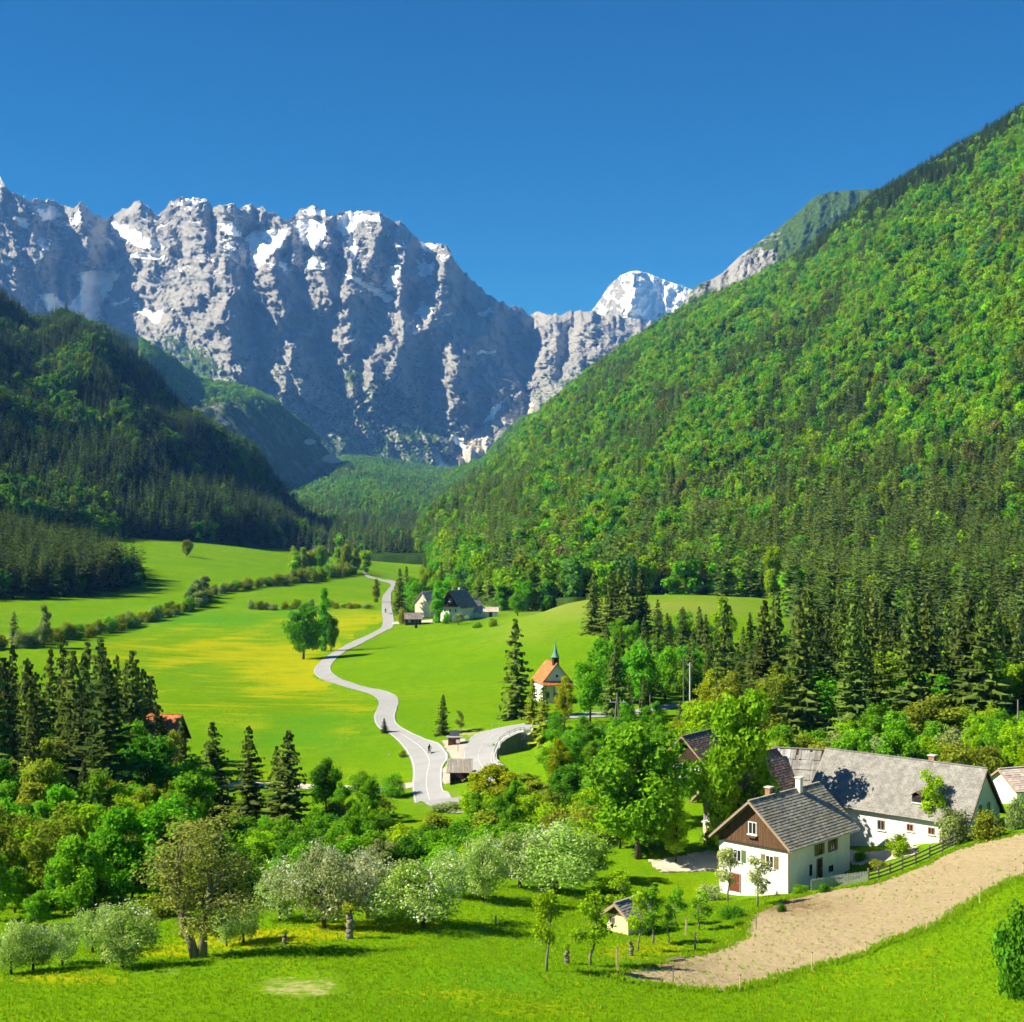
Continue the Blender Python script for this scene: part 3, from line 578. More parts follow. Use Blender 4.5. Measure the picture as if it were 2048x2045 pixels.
PROTO = {}     # kind -> list of (crown mesh, trunk mesh, nominal height, nominal width)
def _pr(kind, crown, trunk, H, W): PROTO.setdefault(kind, []).append((crown, trunk, H, W))
for i in range(5):
    R = (3.2, 3.7, 2.9, 3.5, 4.1)[i]; _pr('spruce', spruce_mesh(100 + i, 20, R, (30, 28, 32, 29, 26)[i], (9, 9, 8, 10, 9)[i], M_NEEDLE, (0.05, 0.08, 0.03, 0.14, 0.04)[i], asym=(0, .12, -.1, .08, 0)[i]), spruce_trunk(), 20, 2 * R)
for i in range(4):
    rng = np.random.default_rng(200 + i); cs, rs = clumps(rng, 44, 9.4, 2.4, 10.6, 0.15, 0.45, (0.085, 0.17))
    _pr('round', crown_mesh('crown', rng, cs, rs, 7600, 0.46, M_LEAF), limbs(rng, 12, cs, 0.24, 2.2, M_BARK), 12, 9.6)
for i in range(3):
    rng = np.random.default_rng(300 + i); cs, rs = clumps(rng, 46, 8.4, 2.4, 11.0, 0.25, 0.6, (0.07, 0.14))
    _pr('airy', crown_mesh('crown', rng, cs, rs, 5000, 0.36, M_LEAF, jit=1.3), limbs(rng, 12, cs, 0.17, 2.6, M_BARK, nmax=24), 12, 8.6)
for i in range(3):
    rng = np.random.default_rng(400 + i); cs, rs = clumps(rng, 52, 9.4, 1.3, 5.4, 0.1, 0.5, (0.055, 0.125))
    _pr('blossom', crown_mesh('crown', rng, cs, rs, 6400, 0.21, M_BLOSSOM, jit=1.2), limbs(rng, 6.4, cs, 0.17, 1.7, M_BARK, lean=(0.1, -0.12, 0.0)[i], nmax=20), 6.4, 7.8)
for i in range(3):
    rng = np.random.default_rng(500 + i); cs, rs = clumps(rng, 24, 4.5, 0.35, 2.6, 0.15, 0.5, (0.11, 0.22), top=1.0)
    _pr('bush', crown_mesh('crown', rng, cs, rs, 2600, 0.24, M_LEAF), limbs(rng, 3, cs, 0.07, 0.3, M_BARK, nmax=10), 3.2, 4.5)
for i in range(2):
    rng = np.random.default_rng(600 + i); cs, rs = clumps(rng, 36, 5.0, 1.5, 12.4, 0.35, 0.4, (0.14, 0.26))
    _pr('tall', crown_mesh('crown', rng, cs, rs, 4800, 0.46, M_LEAF), limbs(rng, 14, cs, 0.2, 1.6, M_BARK), 14, 5.6)
for i in range(3):
    rng = np.random.default_rng(700 + i); cs, rs = clumps(rng, 20, 3.0, 1.7, 4.9, 0.2, 0.6, (0.10, 0.19))
    _pr('thin', crown_mesh('crown', rng, cs, rs, 1150, 0.21, M_LEAF, jit=1.4), limbs(rng, 5.4, cs, 0.085, 1.5, M_BARK_PALE, nmax=18, lean=(0.1, -0.15, 0.05)[i]), 5.4, 3.6)
rng = np.random.default_rng(800); cs, rs = clumps(rng, 64, 11.0, 2.8, 12.0, 0.15, 0.7, (0.06, 0.12))
_pr('budding', crown_mesh('crown', rng, cs, rs, 6000, 0.24, M_LEAF, jit=1.4), limbs(rng, 13, cs, 0.27, 3.2, M_BARK_PALE, fork=True, nmax=40), 13.2, 11)
rng = np.random.default_rng(810); pm = MB(); pz = np.linspace(-0.2, 1.45, 7)
for k in range(6): pm.tube([(0.03 * rng.normal(), 0.03 * rng.normal(), pz[k]), (0.03 * rng.normal(), 0.03 * rng.normal(), pz[k + 1] + 0.05)], [0.24 - 0.012 * k + 0.03 * rng.random(), 0.23 - 0.012 * k + 0.03 * rng.random()], 9)
pc = []
for k in range(9):
    a = rng.random() * 6.28; e = (0.55 * math.cos(a) * rng.random(), 0.55 * math.sin(a) * rng.random(), 1.6 + 0.4 * rng.random()); pm.tube([(0.1 * math.cos(a), 0.1 * math.sin(a), 1.35), e], [0.07, 0.015], 5, cap=False); pc.append(e)
_pr('pollard', crown_mesh('crown', rng, pc, [0.2] * 9, 150, 0.16, M_LEAF), pm.mesh('trunk', M_BARK_PALE, True), 2.0, 1.5)
rng = np.random.default_rng(820); cs, rs = clumps(rng, 30, 4.8, 3.1, 8.0, 0.3, 0.5, (0.09, 0.17))
_pr('sapling', crown_mesh('crown', rng, cs, rs, 2600, 0.26, M_LEAF, jit=1.3), limbs(rng, 8.4, cs, 0.12, 3.0, M_BARK, nmax=18, lean=0.03), 8.4, 5.0)
NAMES = {'sapling': ('young_tree', 'tree'), 'spruce': ('spruce_tree', 'spruce'), 'round': ('broadleaf_tree', 'tree'), 'airy': ('broadleaf_tree', 'tree'), 'tall': ('broadleaf_tree', 'tree'), 'blossom': ('blossoming_fruit_tree', 'fruit tree'),
         'bush': ('bush', 'bush'), 'thin': ('young_fruit_tree', 'fruit tree'), 'budding': ('budding_tree', 'tree'), 'pollard': ('pollarded_tree', 'tree')}
TINT = {'spruce': (0.135, 0.20, 0.030), 'dark': (0.075, 0.11, 0.022), 'olive': (0.27, 0.345, 0.024), 'lime': (0.31, 0.50, 0.010), 'green': (0.18, 0.40, 0.014), 'deep': (0.095, 0.275, 0.014),
        'vivid': (0.155, 0.44, 0.014), 'yellow': (0.37, 0.43, 0.010), 'grey': (0.28, 0.37, 0.11), 'brown': (0.34, 0.37, 0.07), 'blossom': (0.36, 0.53, 0.11), 'pink': (0.44, 0.47, 0.22), 'pale': (0.46, 0.56, 0.20)}
TREES = []
def tree(kind, x, y, h, w=None, tint='green', label=None, group=None, var=None, rz=None, z=None):
    lst = PROTO[kind]; cm, tm, H, W = lst[random.randrange(len(lst)) if var is None else var % len(lst)]
    nm, cat = NAMES[kind]; sz = h / H; sx = (w / W) * {'round': 1.12, 'airy': 1.12, 'bush': 1.12, 'blossom': 1.4, 'spruce': 1.3, 'budding': 1.35, 'thin': 1.2}.get(kind, 1.0) if w else sz * random.uniform(1.0, 1.3)
    r = empty(nm, (x, y, gz(x, y) - 0.05 if z is None else z), random.uniform(0, 6.28) if rz is None else rz); r.scale = (sx, sx, sz); r.rotation_euler = (random.gauss(0, 0.018), random.gauss(0, 0.018), r.rotation_euler[2])
    j = random.uniform(0.86, 1.14); c = [v * j * random.uniform(0.93, 1.07) for v in (TINT[tint] if isinstance(tint, str) else tint)]
    cr = link(bpy.data.objects.new('crown', cm), r); cr.color = (*c, 1); link(bpy.data.objects.new('trunk', tm), r)
    tag(r, label, cat, group); TREES.append((x, y, max(sx * W / 2, 0.8), kind)); return r
def hero(kind, px, topy, D, wpx=None, tint='green', label=None, group=None, var=None, rz=None):
    """a tree at pixel column px and depth D whose top reaches pixel row topy"""
    p = at(px, D); ztop = CZ - (topy - PY0) / F * D
    return tree(kind, p.x, p.y, max(ztop - p.z, 1.0), wpx * D / F if wpx else None, tint, label, group, var, rz)
def hero_b(kind, px, basey, topy, wpx=None, tint='green', label=None, group=None, var=None, rz=None):
    p = hit(px, basey); return hero(kind, px, topy, p.y, wpx, tint, label, group, var, rz)
# ------------------------------------------------------------------ forests on the slopes (each a mass nobody could count)
kinds_col = bpy.data.collections.new('forest_kinds')
def _fk(name, me): kinds_col.objects.link(bpy.data.objects.new(name, me))
for i in range(4):
    _fk('a%d' % i, spruce_mesh(900 + i, 20, (2.9, 3.3, 3.0, 3.6)[i], 19, 8, M_NEEDLE_F, 0.05, fine=False))
for i in range(4):
    rng = np.random.default_rng(950 + i); cs, rs = clumps(rng, 22, 9.6, 2.6, 14, 0.2, 0.45, (0.13, 0.24))
    _fk('b%d' % i, crown_mesh('crown', rng, cs, rs, 760, 1.25, M_LEAF_F))
def forest_nodes():
    ng = bpy.data.node_groups.new('forest', 'GeometryNodeTree')
    ng.interface.new_socket('Geometry', in_out='INPUT', socket_type='NodeSocketGeometry'); ng.interface.new_socket('Geometry', in_out='OUTPUT', socket_type='NodeSocketGeometry')
    N = ng.nodes; gi = N.new('NodeGroupInput'); go = N.new('NodeGroupOutput'); ci = N.new('GeometryNodeCollectionInfo'); ip = N.new('GeometryNodeInstanceOnPoints')
    ci.inputs['Collection'].default_value = kinds_col; ci.inputs['Separate Children'].default_value = True; ci.inputs['Reset Children'].default_value = True
    ip.inputs['Pick Instance'].default_value = True
    def na(name, typ):
        n = N.new('GeometryNodeInputNamedAttribute'); n.data_type = typ; n.inputs['Name'].default_value = name; return [o for o in n.outputs if o.enabled and o.name == 'Attribute'][0]
    L = ng.links.new; L(gi.outputs[0], ip.inputs['Points']); L(ci.outputs[0], ip.inputs['Instance'])
    L(na('kind', 'INT'), ip.inputs['Instance Index']); L(na('rot', 'FLOAT_VECTOR'), ip.inputs['Rotation']); L(na('scl', 'FLOAT_VECTOR'), ip.inputs['Scale']); L(ip.outputs[0], go.inputs[0]); return ng
FNG = forest_nodes()
def forest(name, pts, conifer, h, w, tint, label):
    n = len(pts); me = bpy.data.meshes.new(name); me.vertices.add(n); me.vertices.foreach_set('co', np.asarray(pts, float).ravel())
    kd = RNG.integers(0, 4, n) + np.where(conifer, 0, 4)
    a = me.attributes.new('kind', 'INT', 'POINT'); a.data.foreach_set('value', kd.astype(np.int32))
    rot = np.zeros((n, 3)); rot[:, 2] = RNG.random(n) * 6.28; rot[:, :2] = RNG.normal(size=(n, 2)) * 0.03
    sc = np.stack([w, w, h], 1)
    for nm, v in (('rot', rot), ('scl', sc)):
        a = me.attributes.new(nm, 'FLOAT_VECTOR', 'POINT'); a.data.foreach_set('vector', v.astype(np.float32).ravel())
    attr(me, 'tint', np.concatenate([tint, np.ones((n, 1))], 1), 'FLOAT_COLOR')
    o = link(bpy.data.objects.new(name, me)); md = o.modifiers.new('trees', 'NODES'); md.node_group = FNG; tag(o, label, kind='stuff'); return o
def pick(cols, wts):
    cols = np.array(cols); w = np.array(wts, float); w /= w.sum(1, keepdims=True); c = w.cumsum(1); r = RNG.random(len(w)); return cols[(r[:, None] > c).sum(1).clip(0, len(cols) - 1)]
def jitter(c, s=0.10): return c * (1 + s * RNG.normal(size=(len(c), 1))) * (1 + 0.06 * RNG.normal(size=c.shape))
def sample(patch, n, t0=0.0, t1=1.0, x0=None, x1=None):
    """points spread evenly over the ground plan of a patch"""
    x0 = patch.x0 if x0 is None else x0; x1 = patch.x1 if x1 is None else x1
    m = n * 4; px = RNG.uniform(x0, x1, m); t = RNG.uniform(t0, t1, m); p = patch.pt(px, t)
    dD = np.abs(patch.pt(px, np.clip(t + 0.01, 0, 1))[:, 1] - p[:, 1]) + 0.5
    wt = p[:, 1] * dD; k = RNG.random(m) < wt / wt.max() * 1.0; k = np.where(k)[0][:n]
    return px[k], t[k], p[k]
def pyof(p): return PY0 - (p[:, 2] - CZ) / p[:, 1] * F

SPC = np.array([0.105, 0.165, 0.028]); LIME = (0.27, 0.48, 0.008); GRN = (0.15, 0.40, 0.010); MIDG = (0.10, 0.30, 0.016); BRN = (0.24, 0.24, 0.06); OLV = (0.22, 0.34, 0.018); BLUG = (0.12, 0.30, 0.06)
def right_forest():
    px, t, p = sample(HILL_R, 46000, 0.0, 0.995, 780, 2450); py = pyof(p)
    X, Y = p[:, 0], p[:, 1]
    big = fbm(X / 150, Y / 260, 4); mid = fbm(X / 45 + 4, Y / 90, 3)
    band = sstep(900, 1010, py + (px - 1500) * 0.10) * sstep(1150, 1400, px)           # spruce belt low on the slope
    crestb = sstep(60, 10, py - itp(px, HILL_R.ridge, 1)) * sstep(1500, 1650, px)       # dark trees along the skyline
    low = sstep(980, 1050, py) * sstep(1150, 1000, px)
    strk = fbm((px * 0.86 + py * 0.5) / 42, (-px * 0.5 + py * 0.86) / 230, 3)
    pc = np.clip(0.12 + 1.5 * strk * (py > 430) + 0.75 * band + 0.85 * crestb + 0.5 * low + 1.2 * (big - 0.06) * (px > 1350) + 0.5 * mid, 0.03, 0.95)
    con = RNG.random(len(px)) < pc
    brownz = sstep(0.05, 0.35, fbm(X / 110 + 30, Y / 200 + 8, 3))
    wts = np.stack([1.2 + 1.5 * mid, 0.8 + 0 * px, 0.45 - mid, 0.02 + 0.25 * brownz, 0.4 + 0 * px, 0.2 + 0.2 * brownz], 1).clip(0.02)
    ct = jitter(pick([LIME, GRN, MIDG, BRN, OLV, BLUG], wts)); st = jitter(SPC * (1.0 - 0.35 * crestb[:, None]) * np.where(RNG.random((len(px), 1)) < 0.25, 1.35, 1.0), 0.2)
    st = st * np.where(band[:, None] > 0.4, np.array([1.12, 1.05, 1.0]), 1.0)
    tint = np.where(con[:, None], st, ct)
    H = np.where(con, RNG.normal(23, 4, len(px)), RNG.normal(15.5, 3, len(px))).clip(9, 32)
    h = np.where(con, H / 20, H / 15.5); w = np.where(con, h * RNG.uniform(0.9, 1.3, len(px)), h * RNG.uniform(0.85, 1.25, len(px)))
    p[:, 2] -= 1.0
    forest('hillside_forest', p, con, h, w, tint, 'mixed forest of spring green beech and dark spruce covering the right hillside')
right_forest()
def left_forest():
    px, t, p = sample(HILL_L, 17000, 0.0, 0.995, -350, 650); X, Y = p[:, 0], p[:, 1]; py = pyof(p)
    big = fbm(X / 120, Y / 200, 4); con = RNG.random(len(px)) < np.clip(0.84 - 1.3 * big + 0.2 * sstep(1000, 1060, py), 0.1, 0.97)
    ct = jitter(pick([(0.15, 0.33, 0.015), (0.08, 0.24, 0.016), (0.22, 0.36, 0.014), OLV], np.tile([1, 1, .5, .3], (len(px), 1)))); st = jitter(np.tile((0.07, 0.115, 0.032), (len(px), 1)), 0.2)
    H = np.where(con, RNG.normal(24, 4, len(px)), RNG.normal(16, 3, len(px))).clip(9, 32); h = np.where(con, H / 20, H / 15.5)
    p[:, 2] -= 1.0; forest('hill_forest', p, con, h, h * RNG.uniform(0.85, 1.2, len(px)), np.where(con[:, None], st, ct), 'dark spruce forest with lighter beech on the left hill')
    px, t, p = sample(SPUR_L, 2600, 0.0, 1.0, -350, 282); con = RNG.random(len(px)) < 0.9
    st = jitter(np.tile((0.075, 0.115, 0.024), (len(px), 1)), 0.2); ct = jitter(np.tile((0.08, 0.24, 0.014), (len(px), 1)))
    H = np.where(con, RNG.normal(25, 3.5, len(px)), RNG.normal(15, 3, len(px))).clip(9, 32); h = np.where(con, H / 20, H / 15.5)
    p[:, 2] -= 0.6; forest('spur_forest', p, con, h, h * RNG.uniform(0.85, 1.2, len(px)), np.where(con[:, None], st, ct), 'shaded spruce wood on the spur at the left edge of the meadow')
left_forest()
def valley_forest():
    px, t, p = sample(VALLEY, 26000, 0.012, 0.97, 330, 1150); X, Y = p[:, 0], p[:, 1]
    keep = ~((px < 560 + (Y - 1180) * 0.1) & (Y < 1300)); px, t, p = px[keep], t[keep], p[keep]; X, Y = p[:, 0], p[:, 1]
    big = fbm(X / 160, Y / 300, 3); con = RNG.random(len(px)) < np.clip(1.1 * sstep(3000, 1700, Y) + 0.25 - 0.9 * big, 0.08, 0.95)
    ct = jitter(pick([(0.20, 0.42, 0.015), (0.14, 0.35, 0.018), (0.26, 0.43, 0.014)], np.tile([1, 1, .6], (len(px), 1)))); st = jitter(np.tile((0.08, 0.125, 0.034), (len(px), 1)), 0.2)
    H = np.where(con, RNG.normal(23, 4, len(px)), RNG.normal(15, 3, len(px))).clip(8, 32); h = np.where(con, H / 20, H / 15.5)
    p[:, 2] -= 1.0; forest('valley_forest', p, con, h, h * RNG.uniform(0.9, 1.3, len(px)), np.where(con[:, None], st, ct), 'forest filling the upper valley floor below the wall')
    px, t, p = sample(SPUR_R, 5000, 0.0, 0.9, 890, 1200); keep = ~((np.abs(px - 1012) < 16) & (RNG.random(len(px)) < 0.8)); px, p = px[keep], p[keep]
    ct = jitter(pick([(0.20, 0.42, 0.015), (0.14, 0.35, 0.018), (0.26, 0.43, 0.014)], np.tile([1, 1, .6], (len(px), 1)))); h = RNG.normal(0.9, 0.15, len(px)).clip(0.4, 1.4)
    forest('shoulder_forest', p, RNG.random(len(px)) < 0.1, h, h * 1.15, ct, 'light green woods on the shoulder behind the right hillside')
    px, t, p = sample(SPUR_B, 6500, 0.55, 1.0, 280, 640); keep = RNG.random(len(px)) < sstep(0.6, 0.85, t); px, p = px[keep], p[keep]
    ct = jitter(pick([(0.20, 0.42, 0.015), (0.14, 0.35, 0.018), (0.26, 0.43, 0.014)], np.tile([1, .7, .8], (len(px), 1)))); h = RNG.normal(0.85, 0.15, len(px)).clip(0.4, 1.3)
    forest('shoulder_forest', p, RNG.random(len(px)) < 0.05, h, h * 1.3, ct, 'sunlit green wood on the shoulder of the blue spur')
    px, t, p = sample(WALL, 6000, 0.0, 0.30, 520, 850); keep = RNG.random(len(px)) < (1 - t / 0.30) ** 1.6 * (0.35 + 0.65 * (fbm(px / 22, t * 20, 3) > -0.05)); px, p = px[keep], p[keep]
    ct = jitter(pick([(0.15, 0.33, 0.015), (0.10, 0.26, 0.018)], np.tile([1, 1], (len(px), 1)))); h = RNG.normal(0.9, 0.2, len(px)).clip(0.4, 1.4)
    forest('wall_foot_forest', p, RNG.random(len(px)) < 0.4, h, h * 1.3, ct, 'thin woods climbing the foot of the great wall')
valley_forest()

def foot_forest():
    """the wood at the foot of the right hillside, beyond the single trees"""
    n = 2600; D = np.sqrt(RNG.uniform(425 ** 2, 690 ** 2, n)); px = RNG.uniform(900, 2300, n); X = (px - PX0) / F * D
    keep = ((px > 1580) | ((px > 1430) & (D > 590))) | ((px > 1000) & (D > 615)); keep &= ~((px < 1040) & (D < 640)); px, D, X = px[keep], D[keep], X[keep]; n = len(X)
    hz = HILL_R.pt(px, np.clip((D - itp(px, HILL_R.foot, 2)) / (itp(px, HILL_R.ridge, 2) - itp(px, HILL_R.foot, 2)), -0.02, 1))[:, 2]; Z = np.maximum(ground(X, D), np.where(D > itp(px, HILL_R.foot, 2), hz, -99)) - 0.5
    con = RNG.random(n) < np.where(px > 1400, 0.82, 0.35); H = np.where(con, RNG.normal(22, 3.5, n), RNG.normal(13, 2.5, n)).clip(8, 30); h = np.where(con, H / 20, H / 15.5)
    st = jitter(np.tile(SPC, (n, 1)), 0.2); ct = jitter(pick([LIME, GRN, MIDG, OLV], np.tile([1, 1, .6, .5], (n, 1))))
    forest('foothill_forest', np.stack([X, D, Z], 1), con, h, h * RNG.uniform(0.95, 1.3, n), np.where(con[:, None], st, ct), 'spruce wood along the foot of the right hillside')
foot_forest()
# ------------------------------------------------------------------ roads, field, yards (sheets laid on the ground)
def z5(x, y): return (500 + 0.31104 * x, 1050 + 0.31104 * y)
def catmull(pts, n):
    P_ = [np.array(p, float) for p in pts]; P_ = [2 * P_[0] - P_[1]] + P_ + [2 * P_[-1] - P_[-2]]; out = []
    for i in range(1, len(P_) - 2):
        for k in range(n):
            t = k / n; a, b, c, d = P_[i - 1:i + 3]
            out.append(0.5 * ((2 * b) + (c - a) * t + (2 * a - 5 * b + 4 * c - d) * t * t + (3 * b - a - 3 * c + d) * t ** 3))
    out.append(P_[-2]); return np.array(out)
def strip(name, L, R, mat, lift=0.07, cross=5, sub=6, jag=0.0, parent=None, lift_far=0.0002):
    """sheet between two lines of ground points"""
    L = catmull(L, sub); R = catmull(R, sub); V = []
    for i, (a, b) in enumerate(zip(L, R)):
        for k in range(cross + 1):
            q = a + (b - a) * k / cross
            if jag and k in (0, cross): q = q + RNG.normal(size=2) * jag
            V.append((q[0], q[1]))
    V = np.array(V); Z = ground(V[:, 0], V[:, 1]) + lift + lift_far * V[:, 1]; c = cross + 1
    i = (np.arange(len(L) - 1)[:, None] * c + np.arange(cross)[None]).ravel()
    me = mesh_np(name, np.column_stack([V, Z]), np.stack([i, i + 1, i + c + 1, i + c], 1), mat, True)
    return link(bpy.data.objects.new(name, me), parent), L, R
def g2(px, py): p = hit(px, py); return (p.x, p.y)
ROAD = [((722,300),(737,296)),((750,338),(768,328)),((840,364),(850,352)),((905,385),(935,366)),((880,425),(925,415)),((850,470),(907,445)),((848,560),(912,545)),((852,640),(925,640)),((800,690),(870,685)),((640,762),(760,742)),((520,830),(640,802)),((445,888),(570,850)),((410,940),(522,905)),
        ((440,985),(525,950)),((560,1030),(570,985)),((700,1070),(680,1026)),((790,1102),(810,1058)),((822,1130),(895,1080)),((827,1160),(945,1110)),((815,1190),(955,1150)),((797,1230),(942,1190)),((805,1280),(932,1240)),((840,1320),(955,1290)),((900,1350),(1040,1340)),((960,1405),(1130,1380)),
        ((1010,1475),(1225,1415)),((1040,1545),(1275,1490)),((1047,1615),(1240,1560)),((1040,1670),(1235,1640)),((1045,1725),(1245,1710)),((1110,1785),(1290,1745)),((1200,1828),(1380,1757)),((1330,1858),(1450,1735)),((1500,1830),(1480,1700)),((1610,1740),(1480,1672)),((1620,1640),(1460,1635)),
        ((1590,1565),(1412,1590)),((1560,1525),(1370,1500)),((1565,1470),(1390,1420)),((1600,1400),(1450,1350)),((1700,1345),(1640,1300)),((1820,1314),(1820,1270))]
RL = [g2(*z5(*a)) for a, b in ROAD] + [g2(*q) for q in ((1110,1441),(1170,1437),(1245,1433),(1340,1419),(1430,1405))]
RR = [g2(*z5(*b)) for a, b in ROAD] + [g2(*q) for q in ((1108,1431),(1170,1427),(1245,1423),(1340,1410),(1425,1397))]
road, RLc, RRc = strip('road', RL, RR, M_ROAD); tag(road, 'pale asphalt road winding down the valley and doubling back at the junction', kind='structure')
def line_along(A, B, f0, f1, i0, i1, name='road_marking'):
    a = A[i0:i1]; b = B[i0:i1]; w = np.linalg.norm(b - a, axis=1, keepdims=True); d = (b - a) / w
    p = a + (b - a) * f0; q = p + d * f1
    V = np.empty((2 * len(p), 2)); V[0::2] = p; V[1::2] = q; Z = ground(V[:, 0], V[:, 1]) + 0.075 + 0.0002 * V[:, 1] + 0.012
    i = np.arange(len(p) - 1) * 2; me = mesh_np(name, np.column_stack([V, Z]), np.stack([i, i + 1, i + 3, i + 2], 1), M_LINE); link(bpy.data.objects.new(name, me), road)
n_ = len(RLc)
line_along(RLc, RRc, 0.035, 0.16, 60, n_ - 1); line_along(RRc, RLc, 0.035, 0.16, 60, n_ - 1)
line_along(RLc, RRc, 0.47, 0.13, 23 * 6, 30 * 6); line_along(RLc, RRc, 0.47, 0.13, 36 * 6, 41 * 6)
TRL = [(200, 1548), (290, 1552), (350, 1556), (430, 1562), (520, 1566), (620, 1570), (685, 1572), (750, 1576), (825, 1566)]
tr, _, _ = strip('track', [g2(x, y + 10) for x, y in TRL], [g2(x, y) for x, y in TRL], M_GRAVEL, 0.06, 2); tag(tr, 'pale gravel track joining the road from the left', kind='structure')
fl_, _, _ = strip('farm_lane', [g2(*q) for q in ((784,1250),(810,1249),(840,1248),(865,1246))], [g2(*q) for q in ((784,1245),(810,1244),(840,1243),(865,1240))], M_GRAVEL, 0.06, 2); tag(fl_, 'short pale lane from the road to the farm', kind='structure')

def sheet(name, poly_px, mat, cell=0.25, lift=0.05, amp=0.0, label=None, edge=0.3, extra=None):
    """draped sheet with a naturally ragged edge"""
    W = np.array([g2(*q) for q in poly_px]); x0, y0 = W.min(0) - 1; x1, y1 = W.max(0) + 1
    xs = np.arange(x0, x1, cell); ys = np.arange(y0, y1, cell); X, Y = np.meshgrid(xs, ys)
    cx = X[:-1, :-1] + cell / 2; cyy = Y[:-1, :-1] + cell / 2
    ins = inpoly(cx + edge * fbm(cx / 1.1, cyy / 1.1, 3) * 2, cyy + edge * fbm(cx / 1.1 + 50, cyy / 1.1, 3) * 2, [tuple(w) for w in W])
    r, c = X.shape; i = (np.arange(r - 1)[:, None] * c + np.arange(c - 1)[None])[ins]; used, inv = np.unique(np.stack([i, i + 1, i + c + 1, i + c], 1), return_inverse=True)
    vx, vy = X.ravel()[used], Y.ravel()[used]; Z = ground(vx, vy) + lift + amp * (fbm(vx / 0.7, vy / 0.7, 3) + 0.5 * fbm(vx / 3, vy / 3, 2))
    me = mesh_np(name, np.column_stack([vx, vy, Z]), inv.reshape(-1, 4), mat, True)
    if extra:
        py = PY0 - (Z - CZ) / vy * F; px = PX0 + vx / vy * F
        for k, v in extra(px, py).items(): attr(me, k, v)
    o = link(bpy.data.objects.new(name, me)); tag(o, label, kind='structure'); return o
FIELD_PX = [(1216,1952),(1240,1946),(1278,1936),(1335,1922),(1400,1910),(1482,1880),(1486,1853),(1493,1832),(1528,1818),(1571,1800),(1648,1784),(1737,1771),(1803,1749),(1873,1718),(1935,1693),(2048,1668),(2150,1646),(2150,1705),(2048,1755),(2012,1768),(1939,1810),(1881,1849),(1803,1877),(1726,1911),(1648,1930),(1571,1953),(1493,1976),(1455,1984),(1377,1980),(1319,1972),(1250,1962)]
sheet('field', FIELD_PX, M_FIELD, 0.22, 0.06, 0.10, 'bare tilled field sloping beside the farmhouse', 0.35,
      lambda px, py: {'damp': np.clip(blob(px, py, 1560, 1812, 130, 16) + 0.7 * blob(px, py, 1330, 1930, 90, 8), 0, 1)})
sheet('yard', [(1298,1722),(1330,1718),(1370,1712),(1420,1700),(1450,1706),(1446,1738),(1400,1742),(1330,1744),(1310,1738)], M_GRAVEL, 0.3, 0.07, 0, 'pale gravel drive left of the farmhouse', 0.3)
sheet('yard', [(1690,1700),(1740,1706),(1830,1690),(1835,1708),(1760,1726),(1700,1730)], M_GRAVEL, 0.3, 0.07, 0, 'narrow strip of bare ground in front of the barn', 0.3)
sheet('traffic_island', [(884,1482),(930,1478),(938,1495),(926,1520),(934,1560),(888,1570),(884,1540),(906,1522)], plain('gravel_pink', (0.42, 0.37, 0.29), 0.95, 0.25, 0.7), 0.3, 0.07, 0, 'gravel island between the two arms of the road', 0.2)

# ------------------------------------------------------------------ building materials
M_WHITE = plain('plaster_white', (0.74, 0.72, 0.66), 0.9, 0.16, 0.45, (1, 1, 0.5), bump=0.15)
M_CREAM = plain('plaster_cream', (0.72, 0.66, 0.48), 0.9, 0.12, 0.5, bump=0.15)
M_YELLOW = plain('plaster_yellow', (0.80, 0.70, 0.34), 0.9, 0.10, 0.7)
M_WOOD = plain('boards_brown', (0.125, 0.068, 0.035), 0.85, 0.5, 2.2, (3, 3, 0.35), 0.3)
M_WOOD_GREY = plain('boards_grey', (0.25, 0.22, 0.20), 0.9, 0.35, 2.2, (3, 3, 0.35), 0.3)
M_WOOD_DARK = plain('boards_dark', (0.055, 0.035, 0.022), 0.9, 0.4, 2.0, (3, 3, 0.4))
M_FENCE = plain('fence_wood', (0.20, 0.165, 0.125), 0.9, 0.4, 3.0, bump=0.3)
M_STAKE = plain('stake_wood', (0.62, 0.47, 0.25), 0.85, 0.25, 3.0)
M_DARK = plain('dark_opening', (0.012, 0.012, 0.014), 0.6, 0.2, 1.0)
M_FRAME = plain('frame_white', (0.75, 0.74, 0.70), 0.6, 0.08, 2.0)
M_FASCIA = plain('fascia_wood', (0.33, 0.24, 0.17), 0.8, 0.3, 2.0)
M_BRICK = plain('chimney_brick', (0.36, 0.17, 0.10), 0.9, 0.35, 3.0, bump=0.3)
M_SHUTTER = plain('shutter_brown', (0.19, 0.14, 0.06), 0.8, 0.3, 3.0)
M_SHUTTER_G = plain('shutter_green', (0.10, 0.16, 0.06), 0.8, 0.3, 3.0)
M_DOOR = plain('door_red', (0.16, 0.045, 0.025), 0.7, 0.3, 3.0)
M_STONE = plain('stone_dark', (0.15, 0.15, 0.14), 0.95, 0.5, 1.2, bump=0.8)
M_STONE_PALE = plain('stone_pale', (0.42, 0.39, 0.33), 0.95, 0.35, 1.5, bump=0.5)
M_COPPER = plain('copper_green', (0.12, 0.27, 0.24), 0.6, 0.3, 2.0)
M_METAL = plain('galvanised', (0.55, 0.56, 0.56), 0.45, 0.12, 2.0, metal=0.4)
M_CONCRETE = plain('concrete', (0.52, 0.50, 0.46), 0.9, 0.15, 2.0)
M_POLE = plain('pole_wood', (0.23, 0.19, 0.15), 0.9, 0.35, 3.0, (1, 1, 0.2))
def m_glass():
    t = NT('window_glass'); return t.finish((0.025, 0.03, 0.035), 0.08, None, 0.6)
M_GLASS = m_glass()
